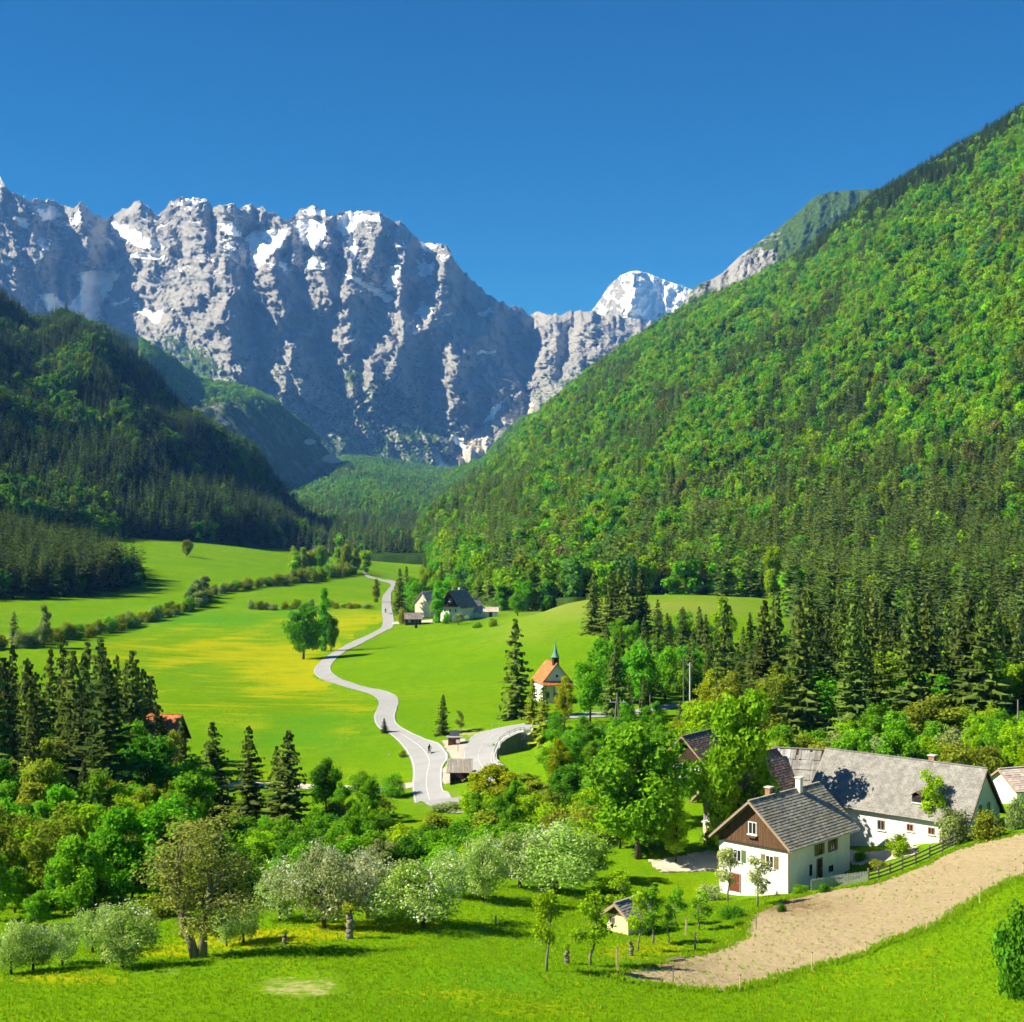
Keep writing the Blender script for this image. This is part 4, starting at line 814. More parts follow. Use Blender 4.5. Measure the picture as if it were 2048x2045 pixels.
def m_tiles(name, a, b, c, lum=0.0):
    t = NT(name); g = t.n('ShaderNodeNewGeometry'); r = g.outputs['Random Per Island']
    col = t.ramp(r, [(0.0, a), (0.5, b), (1.0, c)]); n = t.noise(1.1, 5, 0.65, vec=t.coord('Object'))
    col = t.mix(1.0, col, t.mr(n, 0.3, 0.72, 0.72, 1.22), 'MULTIPLY'); return t.finish(col, 0.85, None, 0.15)
M_SLATE = m_tiles('slate_diamond', (0.25, 0.235, 0.175), (0.31, 0.29, 0.215), (0.37, 0.345, 0.265))
M_ETERNIT = m_tiles('roof_grey', (0.235, 0.225, 0.20), (0.255, 0.245, 0.22), (0.275, 0.262, 0.235))
M_SHINGLE = m_tiles('shingle_grey', (0.20, 0.19, 0.17), (0.31, 0.30, 0.28), (0.42, 0.40, 0.375))
M_TILE_RED = m_tiles('roof_orange', (0.42, 0.13, 0.045), (0.52, 0.17, 0.06), (0.60, 0.22, 0.08))
M_TILE_BROWN = m_tiles('roof_brown', (0.17, 0.115, 0.085), (0.225, 0.155, 0.12), (0.28, 0.20, 0.155))
M_TILE_PINK = m_tiles('roof_pale', (0.50, 0.40, 0.33), (0.58, 0.47, 0.39), (0.64, 0.53, 0.45))
M_TILE_GREY = m_tiles('roof_slate_far', (0.20, 0.17, 0.15), (0.25, 0.215, 0.19), (0.30, 0.26, 0.23))
M_TILE_BLUE = m_tiles('roof_dark_blue', (0.05, 0.065, 0.08), (0.07, 0.09, 0.11), (0.09, 0.11, 0.13))

# ------------------------------------------------------------------ building kit (local frame: x along the ridge, gables at -x and +x)
def tiles(m, o, ux, uy, lx, ly, tw, th, thick=0.03, rng=None, stagger=True, rough=0.01, keep=None):
    """field of single tiles on a slope: o lower corner, ux along the eave, uy up the slope"""
    o = Vector(o); ux = Vector(ux).normalized(); uy = Vector(uy).normalized(); n = ux.cross(uy)
    if n.z < 0: n = -n
    rows = max(1, int(round(ly / th))); th = ly / rows; cols = max(1, int(round(lx / tw))); tw = lx / cols
    for r in range(rows):
        off = tw / 2 if (stagger and r % 2) else 0.0
        for c in range(-1 if off else 0, cols):
            x0 = max(0.0, c * tw + off); x1 = min(lx, (c + 1) * tw + off)
            if x1 - x0 < tw * 0.15: continue
            y0 = r * th - 0.04; y1 = (r + 1) * th + 0.03; j = rng.normal() * rough if rng is not None else 0
            lo = n * (thick * 1.7 + j); hi = n * (thick * 0.35 + j * 0.3); t = n * thick; g = tw * 0.02
            a = o + ux * (x0 + g) + uy * (y0 + (rng.normal() * rough * 1.5 if rng is not None else 0)); b = o + ux * (x1 - g) + uy * y0; cc = o + ux * (x1 - g) + uy * y1; d = o + ux * (x0 + g) + uy * y1
            if keep is not None and not keep((x0 + x1) / 2, (y0 + y1) / 2): continue
            m.hexa([a + lo - t, b + lo - t, cc + hi - t, d + hi - t, a + lo, b + lo, cc + hi, d + hi])
    return m
AX = {'-x': (Vector((-1, 0, 0)), Vector((0, -1, 0))), '+x': (Vector((1, 0, 0)), Vector((0, 1, 0))), '-y': (Vector((0, -1, 0)), Vector((1, 0, 0))), '+y': (Vector((0, 1, 0)), Vector((-1, 0, 0)))}
def obox(m, c, n, u, w, h, d, mi=0):
    """box on a wall: centre c on the wall face, n outward, u sideways; sticks out by d"""
    c = Vector(c); up = Vector((0, 0, 1)); a = c - u * w / 2 - up * h / 2; b = c + u * w / 2 - up * h / 2
    i = -n * 0.05; o = n * d
    m.hexa([a + i, b + i, b + o, a + o, a + i + up * h, b + i + up * h, b + o + up * h, a + o + up * h], mi); return m
def window(parent, c, face, w, h, frame=M_FRAME, shutters=None, panes=2, sill=True, name='window', flowers=False):
    n, u = AX[face]; c = Vector(c); f = MB(); t = 0.09
    for sx in (-1, 1): obox(f, c + u * sx * (w / 2 - t / 2), n, u, t, h, 0.05)
    for sz in (-1, 1): obox(f, c + Vector((0, 0, sz * (h / 2 - t / 2))), n, u, w - 2 * t, t, 0.05)
    if panes > 1: obox(f, c, n, u, 0.07, h - 2 * t, 0.045)
    wd = f.build(name, frame, parent)
    for k in range(panes):
        pw = (w - 2 * t - (0.07 if panes > 1 else 0)) / panes; cx = (k - (panes - 1) / 2) * (pw + (0.07 if panes > 1 else 0))
        obox(MB(), c + u * cx, n, u, pw, h - 2 * t, 0.012).build('pane', M_GLASS, wd)
    if sill: obox(MB(), c - Vector((0, 0, h / 2 + 0.05)), n, u, w + 0.24, 0.09, 0.16).build('sill', M_FRAME, wd)
    if shutters:
        for sx in (-1, 1): obox(MB(), c + u * sx * (w * 0.5 + w * 0.27), n, u, w * 0.5, h * 1.02, 0.045).build('shutter', shutters, wd)
    if flowers: obox(MB(), c - Vector((0, 0, h / 2 + 0.22)), n, u, w, 0.2, 0.28).build('flower_box', M_WOOD, wd)
    return wd
def door(parent, c, face, w, h, mat=M_DOOR, frame=M_FASCIA):
    n, u = AX[face]; c = Vector(c); d = obox(MB(), c, n, u, w, h, 0.03).build('door', mat, parent); f = MB()
    for sx in (-1, 1): obox(f, c + u * sx * (w / 2 + 0.06), n, u, 0.12, h + 0.12, 0.07)
    obox(f, c + Vector((0, 0, h / 2 + 0.06)), n, u, w, 0.12, 0.07); f.build('door_frame', frame, d)
    obox(MB(), c + u * (w * 0.36), n, u, 0.06, 0.16, 0.08).build('handle', M_METAL, d); return d
def chimney(parent, c, w, h, mat=M_BRICK, cap=M_CONCRETE):
    ch = MB().box((c[0], c[1], c[2] + h / 2), (w, w, h)).build('chimney', mat, parent)
    MB().box((c[0], c[1], c[2] + h + 0.06), (w + 0.22, w + 0.22, 0.12)).build('chimney_cap', cap, ch); return ch
def wall_shell(m, L, W, zb, ze, zr, th=0.3):
    """four walls with gable triangles, open above"""
    h = L / 2; w = W / 2
    for s in (-1, 1):
        a = [(s * h, -w, zb), (s * h, w, zb), (s * h, w, ze), (s * h, 0, zr), (s * h, -w, ze)]; i = s * (h - th)
        b = [(i, y, z - (0.02 if k > 1 else 0)) for k, (x, y, z) in enumerate(a)]
        m.add(a + b, [(0, 1, 2, 3, 4), (9, 8, 7, 6, 5), (0, 5, 6, 1), (1, 6, 7, 2), (2, 7, 8, 3), (3, 8, 9, 4), (4, 9, 5, 0)])
        m.box((0, s * (w - th / 2), (zb + ze) / 2), (L - 2 * th, th, ze - zb))
    return m
def gable_roof(parent, L, W, ze, zr, ov, og, mat, tw, th, seed, under=M_WOOD_DARK, fascia=M_FASCIA, thick=0.03, rough=0.01, stagger=True, sag=0.0):
    rng = np.random.default_rng(seed); w = W / 2; sl = (zr - ze) / w; drop = sl * ov; base_t = 0.14
    rf = None
    for s in (-1, 1):
        e = Vector((-(L / 2 + og), s * (w + ov), ze - drop)); r = Vector((-(L / 2 + og), 0, zr)); up = (r - e); lx = L + 2 * og
        n = Vector((0, s * (zr - ze), w)).normalized() * base_t; x = Vector((lx, 0, 0))
        d = MB(); q = [e, e + x, r + x, r]
        if s > 0: q = [e + x, e, r, r + x]
        d.hexa([p for p in q] + [p + n for p in q]); deck = d.build('roof', under, parent)
        m = MB(); o = e + n; ux = Vector((1, 0, 0))
        tiles(m, o, ux, up, lx, up.length, tw, th, thick, rng, stagger, rough); t = m.build('roof_tiles', mat, deck); t['kind'] = 'stuff'
        for g in (-1, 1):     # barge boards
            xx = g * (L / 2 + og + 0.03); f = MB(); f.hexa([Vector((xx - 0.03, e.y, e.z - 0.10)), Vector((xx + 0.03, e.y, e.z - 0.10)), Vector((xx + 0.03, -s * 0.0, r.z - 0.10)), Vector((xx - 0.03, 0, r.z - 0.10)),
                Vector((xx - 0.03, e.y, e.z + 0.2)), Vector((xx + 0.03, e.y, e.z + 0.2)), Vector((xx + 0.03, 0, r.z + 0.2)), Vector((xx - 0.03, 0, r.z + 0.2))]); f.build('barge_board', fascia, deck)
        rf = deck
    m = MB(); nseg = int((L + 2 * og) / 0.5)
    for k in range(nseg):
        x0 = -(L / 2 + og) + k * (L + 2 * og) / nseg; m.box((x0 + 0.25, 0, zr + base_t * 1.35 + 0.02), ((L + 2 * og) / nseg - 0.02, 0.3, 0.09))
    m.build('ridge_cap', mat, rf); return rf
def gable_boards(parent, L, W, ze, zr, zlo, face, mat, bw=0.22, seed=0, inset=0.0):
    """upright boards filling a gable above zlo"""
    rng = np.random.default_rng(seed); m = MB(); s = -1 if face == '-x' else 1; n = int(W / bw); w = W / 2; bw = W / n
    for k in range(n):
        y0 = -w + k * bw; y1 = y0 + bw; top = lambda y: ze + (zr - ze) * (1 - abs(y) / w) - 0.12
        d = 0.06 + rng.random() * 0.025; x = s * (L / 2); xo = x + s * d; t0 = max(zlo + 0.05, top(y0)); t1 = max(zlo + 0.05, top(y1)); g = 0.012
        a = [(x, y0 + g, zlo), (x, y1 - g, zlo), (xo, y1 - g, zlo), (xo, y0 + g, zlo), (x, y0 + g, t0), (x, y1 - g, t1), (xo, y1 - g, t1), (xo, y0 + g, t0)]
        m.hexa([Vector(p) for p in a])
    o = m.build('gable_boards', mat, parent); o['kind'] = 'stuff'; return o

# ---- farmhouse
def farmhouse():
    L, W = 12.8, 8.7; r = empty('farmhouse', (30.2, 158.6, 0), math.atan2(0.733, 0.68)); zb, ze, zr = 8.5, 17.05, 20.85
    wall_shell(MB(), L, W, zb, ze, zr).build('wall', M_WHITE, r)
    gable_roof(r, L, W, ze, zr, 0.75, 0.85, M_SLATE, 0.46, 0.36, 1, rough=0.006, thick=0.035)
    gable_boards(r, L, W, ze, zr, 16.25, '-x', M_WOOD, 0.24, 3)
    MB().box((-L / 2 - 0.08, 0, 16.2), (0.24, W + 0.1, 0.14)).build('beam', M_WOOD_DARK, r)
    x = -L / 2 - 0.09; window(r, (x, 0.0, 18.0), '-x', 1.05, 1.35, flowers=True)
    x = -L / 2; window(r, (x, -2.1, 14.75), '-x', 1.05, 1.3, shutters=M_SHUTTER); window(r, (x, 2.0, 14.75), '-x', 1.05, 1.3, shutters=M_SHUTTER_G); window(r, (x, -1.9, 12.5), '-x', 0.9, 0.5, panes=1, sill=False)
    door(r, (x, 2.3, 11.75), '-x', 1.25, 1.9)
    y = -W / 2; window(r, (-0.1, y, 15.35), '-y', 1.0, 1.2, shutters=M_SHUTTER, frame=M_WOOD_DARK); window(r, (2.7, y, 15.3), '-y', 1.0, 1.25, shutters=M_SHUTTER, frame=M_WOOD_DARK)
    door(r, (-0.1, y, 13.2), '-y', 1.0, 2.2, M_WOOD_DARK); window(r, (-1.9, y, 13.4), '-y', 0.5, 1.2, panes=1, frame=M_WOOD_DARK, sill=False); window(r, (2.3, y, 12.8), '-y', 0.9, 0.7, panes=1, frame=M_WOOD_DARK, sill=False)
    chimney(r, (-2.2, 0.7, 20.3), 0.62, 1.35); chimney(r, (2.4, -0.3, 20.3), 0.62, 1.9, M_WHITE)
    MB().tube([(-L / 2 - 0.12, -W / 2 - 0.12, 16.6), (-L / 2 - 0.12, -W / 2 - 0.12, 11)], [0.06, 0.06], 6).build('downpipe', M_TILE_BROWN, r)
    MB().tube([(-L / 2 - 0.8, -W / 2 - 0.82, 16.38), (L / 2 + 0.8, -W / 2 - 0.82, 16.38)], [0.08, 0.08], 6).build('gutter', M_METAL, r)
    tag(r, 'white farmhouse with brown boarded gable and patterned slate roof beside the field', 'house')
farmhouse()
# ---- long barn with the big grey roof
def barn():
    d = Vector((-0.74, 0.673)); L, W = 19.5, 8.6; rz = math.atan2(-d.y, -d.x); er = Vector((50.3, 158.0))   # right front eave corner; local +x points to the near right end
    r = empty('barn', (0, 0, 0), rz); ux = -d; n = Vector((-ux.y, ux.x)); c = er - ux * (L / 2 + 0.5) + n * (W / 2 + 0.5); r.location = (c.x, c.y, 0)
    zb, ze, zr = 11.0, 17.75, 22.85
    wall_shell(MB(), L, W, zb, ze, zr).build('wall', M_WHITE, r)
    gable_roof(r, L, W, ze, zr, 0.5, 0.5, M_ETERNIT, 0.5, 0.3, 2, rough=0.006, thick=0.018)
    wg = MB(); wg.add([(L / 2 + 0.05, -W / 2, zb), (L / 2 + 0.05, W / 2, zb), (L / 2 + 0.05, W / 2, ze), (L / 2 + 0.05, 0, zr - 0.15), (L / 2 + 0.05, -W / 2, ze), (L / 2 - .02, -W / 2, zb), (L / 2 - .02, W / 2, zb), (L / 2 - .02, W / 2, ze), (L / 2 - .02, 0, zr - 0.15), (L / 2 - .02, -W / 2, ze)],
        [(0, 1, 2, 3, 4), (9, 8, 7, 6, 5), (0, 5, 6, 1), (1, 6, 7, 2), (2, 7, 8, 3), (3, 8, 9, 4), (4, 9, 5, 0)]); wg.build('gable_wall', M_CREAM, r)
    for y in (-0.9, 1.3): window(r, (L / 2 + 0.05, y, 18.4), '+x', 0.7, 1.1, panes=1, frame=M_SHUTTER_G)
    y = -W / 2
    window(r, (-0.6, y, 15.75), '-y', 0.95, 1.15, frame=M_FASCIA); window(r, (3.0, y, 16.0), '-y', 0.8, 0.8, frame=M_BRICK, panes=2); window(r, (5.6, y, 16.0), '-y', 0.8, 0.8, frame=M_BRICK, panes=2)
    door(r, (7.2, y, 15.2), '-y', 1.0, 1.9, M_STAKE)
    chimney(r, (3.4, 0.5, 22.1), 0.7, 1.5)
    dm = MB(); cx, cyy, cz = 3.6, -2.9, 19.2   # small dormer: cheeks, front, shingled lid
    dm.box((cx, cyy - 0.1, cz), (1.25, 1.5, 0.9)); dd = dm.build('dormer', M_WOOD_DARK, r)
    lid = MB(); rr = np.random.default_rng(5)
    for s in (-1, 1): tiles(lid, (cx + (0.85 if s > 0 else -0.85), cyy - 1.15, cz + 0.35), (0, 1, 0), (-s * 0.85, 0, 0.55), 2.2, 1.0, 0.25, 0.3, 0.03, rr, True, 0.012)
    lid.build('dormer_roof', M_TILE_BROWN, dd); obox(MB(), (cx, cyy - 0.85, cz - 0.02), Vector((0, -1, 0)), Vector((1, 0, 0)), 0.8, 0.6, 0.02).build('dormer_window', M_GLASS, dd)
    obox(MB(), (cx, cyy - 0.85, cz - 0.42), Vector((0, -1, 0)), Vector((1, 0, 0)), 1.3, 0.12, 0.12).build('dormer_sill', M_FRAME, dd)
    tag(r, 'long white barn with a big plain grey roof and small dormer behind the fence', 'barn')
barn()
# ---- old shingled building behind
def old_barn():
    a = P(1545, 1500, 183); b = P(1692, 1499, 180); L = (b - a).length; rz = math.atan2(b.y - a.y, b.x - a.x); W = 9.0; c = (a + b) / 2
    r = empty('old_barn', (c.x, c.y, 0), rz); zb, ze, zr = 10.0, 18.0, 21.7
    wall_shell(MB(), L - 0.6, W, zb, ze, zr).build('wall', M_WOOD_GREY, r)
    rng = np.random.default_rng(9); w = W / 2 + 0.6; sl = (zr - ze) / (W / 2)
    for s in (-1, 1):
        e = Vector((-L / 2, s * w, ze - 0.6 * sl)); rd = Vector((-L / 2, 0, zr)); up = rd - e; x = Vector((L, 0, 0)); n = Vector((0, s * (zr - ze), W / 2)).normalized() * 0.1
        q = [e, e + x, rd + x, rd] if s < 0 else [e + x, e, rd, rd + x]; deck = MB().hexa([p for p in q] + [p + n for p in q]).build('roof', M_WOOD_DARK, r)
        for k in range(4):     # four tiers of long shingles, each lapped over the one below
            m = MB(); ly = up.length / 4; o = e + n + up * (k / 4) + n * 0.2
            tiles(m, o, (1, 0, 0), up + n * -1.0, L, ly * 1.06, 0.34, ly * 1.06, 0.05, rng, False, 0.035); t = m.build('shingle_tier', M_SHINGLE, deck); t['kind'] = 'stuff'
        MB().box((L / 2 - 2.9, s * w / 2, (zr + ze - 0.6 * sl) / 2 + 0.28), (0.14, up.length * 0.98, 0.16), 0, 0, -s * math.atan2(up.z, abs(up.y))).build('roof_batten', M_WOOD_DARK, deck)
    MB().box((0, 0, zr + 0.22), (L, 0.35, 0.1)).build('ridge_board', M_WOOD_GREY, r)
    tag(r, 'old building with a weathered shingle roof in tiers behind the farmhouse', 'barn')
old_barn()
# ---- grey boarded barn half hidden by the tree, left of the farmhouse
def grey_barn():
    L, W = 9.0, 8.4; r = empty('grey_barn', (29.5, 176.5, 0), math.radians(50)); zb, ze, zr = 9.5, 17.4, 21.9
    wall_shell(MB(), L, W, zb, 14.2, 14.2).build('wall', M_CREAM, r); wall_shell(MB(), L - 0.1, W - 0.1, 14.2, ze, zr).build('upper_wall', M_WOOD_GREY, r)
    gable_roof(r, L, W, ze, zr, 0.9, 1.5, M_TILE_BROWN, 0.4, 0.36, 4, under=M_WOOD); gable_boards(r, L - 0.1, W - 0.1, ze, zr, 14.3, '-x', M_WOOD_GREY, 0.3, 6)
    window(r, (-L / 2 - 0.06, 0.6, 16.6), '-x', 0.7, 0.6, panes=1, frame=M_WOOD_DARK, sill=False); MB().box((-L / 2 - 0.5, 2.6, 12.2), (0.9, 1.4, 4.2)).build('pier', plain('plaster_ochre', (0.75, 0.50, 0.24), 0.9, 0.2, 1.0), r)
    MB().box((-L / 2 - 0.6, 1.4, 14.25), (1.4, 4.4, 0.14)).build('ledge', M_FRAME, r)
    tag(r, 'grey boarded barn with deep brown eaves half hidden by a tree', 'barn')
grey_barn()
def brown_house():
    L, W = 10, 8.0; r = empty('house', (29.0, 219, 0), math.radians(52)); zb, ze, zr = 4.0, 14.4, 18.2
    wall_shell(MB(), L, W, zb, ze, zr).build('wall', M_WHITE, r); gable_roof(r, L, W, ze, zr, 0.9, 1.0, M_TILE_BROWN, 0.4, 0.36, 7); gable_boards(r, L, W, ze, zr, 14.2, '-x', M_WOOD_DARK, 0.3, 8)
    window(r, (-L / 2, 1.2, 12.6), '-x', 0.9, 1.2, shutters=M_WOOD_DARK); window(r, (-L / 2, -1.6, 12.6), '-x', 0.9, 1.2, shutters=M_WOOD_DARK); window(r, (-L / 2, 1.2, 9.6), '-x', 0.9, 1.2)
    MB().box((-L / 2 - 0.6, 0, 11.3), (1.2, W - 1, 0.16)).build('balcony', M_WOOD_DARK, r)
    tag(r, 'white house with a brown tiled roof seen behind the grey barn', 'house')
brown_house()
def white_annex():
    a = P(2022, 1600, 178); r = empty('house', (a.x + 3.5, a.y + 3, 0), math.radians(20)); zb, ze, zr = 10.0, 17.6, 19.6
    wall_shell(MB(), 9, 6, zb, ze, zr).build('wall', M_WHITE, r); gable_roof(r, 9, 6, ze, zr, 0.35, 0.4, M_TILE_PINK, 0.4, 0.36, 11); window(r, (-2, -3, 16.2), '-y', 0.8, 1.0)
    tag(r, 'small white house at the right edge beyond the barn', 'house')
white_annex()
def yellow_shed():
    p = hit(1252, 1872); L, W = 3.0, 2.4; r = empty('shed', (p.x + 0.35, p.y + 2.2, p.z), math.atan2(0.733, 0.68)); ze, zr = 1.6, 2.5
    wall_shell(MB(), L, W, -0.8, ze, zr, 0.18).build('wall', M_YELLOW, r); gable_roof(r, L, W, ze, zr, 0.4, 0.45, M_ETERNIT, 0.4, 0.3, 12); gable_boards(r, L, W, ze, zr, ze - 0.05, '-x', M_WOOD, 0.2, 13)
    window(r, (-L / 2, 0.6, 0.95), '-x', 0.6, 0.6, frame=M_FASCIA); door(r, (0.9, -W / 2, 0.7), '-y', 0.8, 1.6, M_WOOD_DARK)
    tag(r, 'little yellow shed with a grey roof among the young fruit trees', 'shed')
yellow_shed()
def chapel():
    p = P(1099, 1402, 333); p.z = gz(p.x, p.y); L, W = 8.0, 6.6; r = empty('chapel', (p.x + 0.6, p.y + 3.4, p.z - 0.3), math.radians(106)); ze, zr = 5.2, 9.2
    wall_shell(MB(), L, W, -1, ze, zr).build('wall', M_WHITE, r); gable_roof(r, L, W, ze, zr, 0.45, 0.3, M_TILE_RED, 0.4, 0.36, 14, fascia=M_FASCIA)
    m = MB(); tiles(m, (-L / 2 - 1.2, W / 2 + 0.45, ze - 0.75), (0, -1, 0), (1.2, 0, 0.75), W + 0.9, 1.4, 0.4, 0.35, 0.05, np.random.default_rng(3)); pr = m.build('pent_roof', M_TILE_RED, r)
    MB().hexa([Vector(q) for q in ((-L / 2 - 1.2, W / 2 + .45, ze - .95), (-L / 2 - 1.2, -W / 2 - .45, ze - .95), (-L / 2, -W / 2 - .45, ze - .95), (-L / 2, W / 2 + .45, ze - .95), (-L / 2 - 1.2, W / 2 + .45, ze - .8), (-L / 2 - 1.2, -W / 2 - .45, ze - .8), (-L / 2, -W / 2 - .45, ze - .05), (-L / 2, W / 2 + .45, ze - .05))]).build('pent_soffit', M_FASCIA, pr)
    for y in (-3.0, -1.0, 1.0, 3.0): MB().tube([(-L / 2 - 1.0, y, -1), (-L / 2 - 1.0, y, ze - 0.9)], [0.13, 0.12], 8).build('post', M_WOOD, r)
    dr = door(r, (-L / 2, 0, 1.1), '-x', 1.5, 2.6, M_COPPER, M_STONE_PALE)
    for y in (-2.2, 2.2): window(r, (-L / 2, y, 2.1), '-x', 0.8, 1.4, frame=M_COPPER)
    for x in (-2, 0.8, 3): window(r, (x, W / 2, 2.6), '+y', 0.8, 1.8, frame=M_FRAME)
    rd = MB(); rd.tube([(-L / 2 - 0.04, 0, 6.4), (-L / 2 + 0.1, 0, 6.4)], [0.33, 0.33], 14); rd.build('round_window', M_GLASS, r)
    x = -L / 2 + 1.1; tw = MB().box((x, 0, zr + 0.55), (1.3, 1.3, 2.0)).build('bell_tower', M_WOOD_DARK, r)
    sp = MB(); n = 8; zz = zr + 1.5
    prof = [(1.02, 0), (0.82, 0.28), (0.5, 1.0), (0.3, 1.9), (0.12, 3.1), (0.03, 3.9)]
    sp.tube([(x, 0, zz + q[1]) for q in prof], [q[0] for q in prof], n); s_ = sp.build('spire', M_COPPER, tw)
    MB().beam((x, 0, zz + 3.8), (x, 0, zz + 4.5), 0.07).beam((x, -0.2, zz + 4.25), (x, 0.2, zz + 4.25), 0.06).build('cross', M_METAL, s_)
    for f in ('-x', '+y', '-y'):
        nn, u = AX[f]; obox(MB(), Vector((x, 0, zr + 0.9)) + nn * 0.65, nn, u, 0.55, 0.8, 0.02).build('louvre', M_DARK, tw)
    tag(r, 'small white chapel with orange roof and green copper spire beside the road', 'chapel')
chapel()
# ---- valley farm
def valley_farm():
    p = P(908, 1246, 578); g = gz(p.x, p.y); r = empty('farmhouse', (p.x + 1.2, p.y + 5.5, g), math.radians(60)); L, W, ze, zr = 11, 9.5, 6.4, 12.2
    wall_shell(MB(), L, W, -1, ze, zr).build('wall', M_WHITE, r); gable_roof(r, L, W, ze, zr, 0.9, 1.2, M_TILE_GREY, 0.5, 0.45, 21); gable_boards(r, L, W, ze, zr, 6.2, '-x', M_WOOD_DARK, 0.35, 22)
    for y in (-2.6, 0, 2.6): window(r, (-L / 2, y, 4.4), '-x', 1.0, 1.3, frame=M_FRAME); window(r, (-L / 2, y, 1.6), '-x', 1.0, 1.3)
    window(r, (-L / 2 - 0.08, 0, 8.6), '-x', 1.1, 1.2); chimney(r, (2, 0.4, 11.6), 0.8, 1.6, M_CONCRETE)
    MB().box((-L / 2 - 0.7, 0, 6.0), (1.3, W, 0.2)).build('balcony', M_WOOD_DARK, r); tag(r, 'tall dark gabled farmhouse with white ground floor beside the valley road', 'house')
    def hut(px, py, D, L, W, ze, zr, rz, wall, roof, label, cat='shed', name='shed', up=0.0):
        q = P(px, py, D); e = empty(name, (q.x, q.y + W / 2, gz(q.x, q.y) + up), math.radians(rz)); wall_shell(MB(), L, W, -1, ze, zr, 0.2).build('wall', wall, e); gable_roof(e, L, W, ze, zr, 0.4, 0.4, roof, 0.5, 0.45, 31 + int(px))
        door(e, (L * 0.2, -W / 2, 1.0), '-y', 1.2, 2.0, M_WOOD_DARK); window(e, (-L * 0.25, -W / 2, 1.7), '-y', 0.9, 0.9); tag(e, label, cat); return e
    hut(972, 1247, 585, 9.5, 5.0, 2.4, 3.9, 0, M_WHITE, M_TILE_PINK, 'low shed with a pale pink roof right of the valley farmhouse'); hut(946, 1236, 597, 5.5, 6.0, 4.6, 7.2, 62, M_WOOD, M_TILE_PINK, 'small wooden barn with pale roof between farmhouse and low shed', 'barn', 'small_barn')
    hut(826, 1246, 572, 6.4, 4.4, 2.6, 4.6, 4, M_WOOD_DARK, M_TILE_GREY, 'dark wooden hut by the road left of the valley farmhouse'); hut(853, 1240, 598, 8, 7, 6.5, 10.5, 62, M_CREAM, M_TILE_PINK, 'cream house with pale roof behind the tall farmyard tree', 'house', 'house')
    hut(640, 1117, 1080, 11, 8, 4.5, 8.6, 20, M_WHITE, M_TILE_GREY, 'far white house under trees at the head of the meadow', 'house', 'house'); hut(724, 1131, 1130, 7, 6, 3.5, 6.0, 10, M_WHITE, M_TILE_GREY, 'tiny white house by the far end of the road', 'house', 'house')
    q = P(832, 1258, 562); b = empty('barrel', (q.x, q.y, gz(q.x, q.y))); MB().tube([(0, 0, 0), (0, 0, 0.35), (0, 0, 0.8), (0, 0, 1.1)], [0.5, 0.58, 0.58, 0.5], 14).build('body', M_DARK, b); MB().tube([(0, 0, 1.1), (0, 0, 1.16)], [0.54, 0.54], 14).build('lid', M_DARK, b); tag(b, 'black barrel standing in the grass before the valley farm', 'barrel')
valley_farm()
def red_roof_house():
    q = P(333, 1480, 262); g = gz(q.x, q.y); r = empty('house', (q.x - 3.0, q.y + 4, g), math.radians(-8)); L, W, ze, zr = 9, 8, 8.2, 12.6
    wall_shell(MB(), L, W, -1, ze, zr).build('wall', M_WOOD_DARK, r); gable_roof(r, L, W, ze, zr, 0.6, 0.7, M_TILE_RED, 0.4, 0.36, 41); window(r, (2, -W / 2, 5), '-y', 1.0, 1.2); window(r, (L / 2, 0, 8.4), '+x', 0.9, 1.1)
    tag(r, 'house with a red tiled roof peeping out behind the tall spruces', 'house')
red_roof_house()
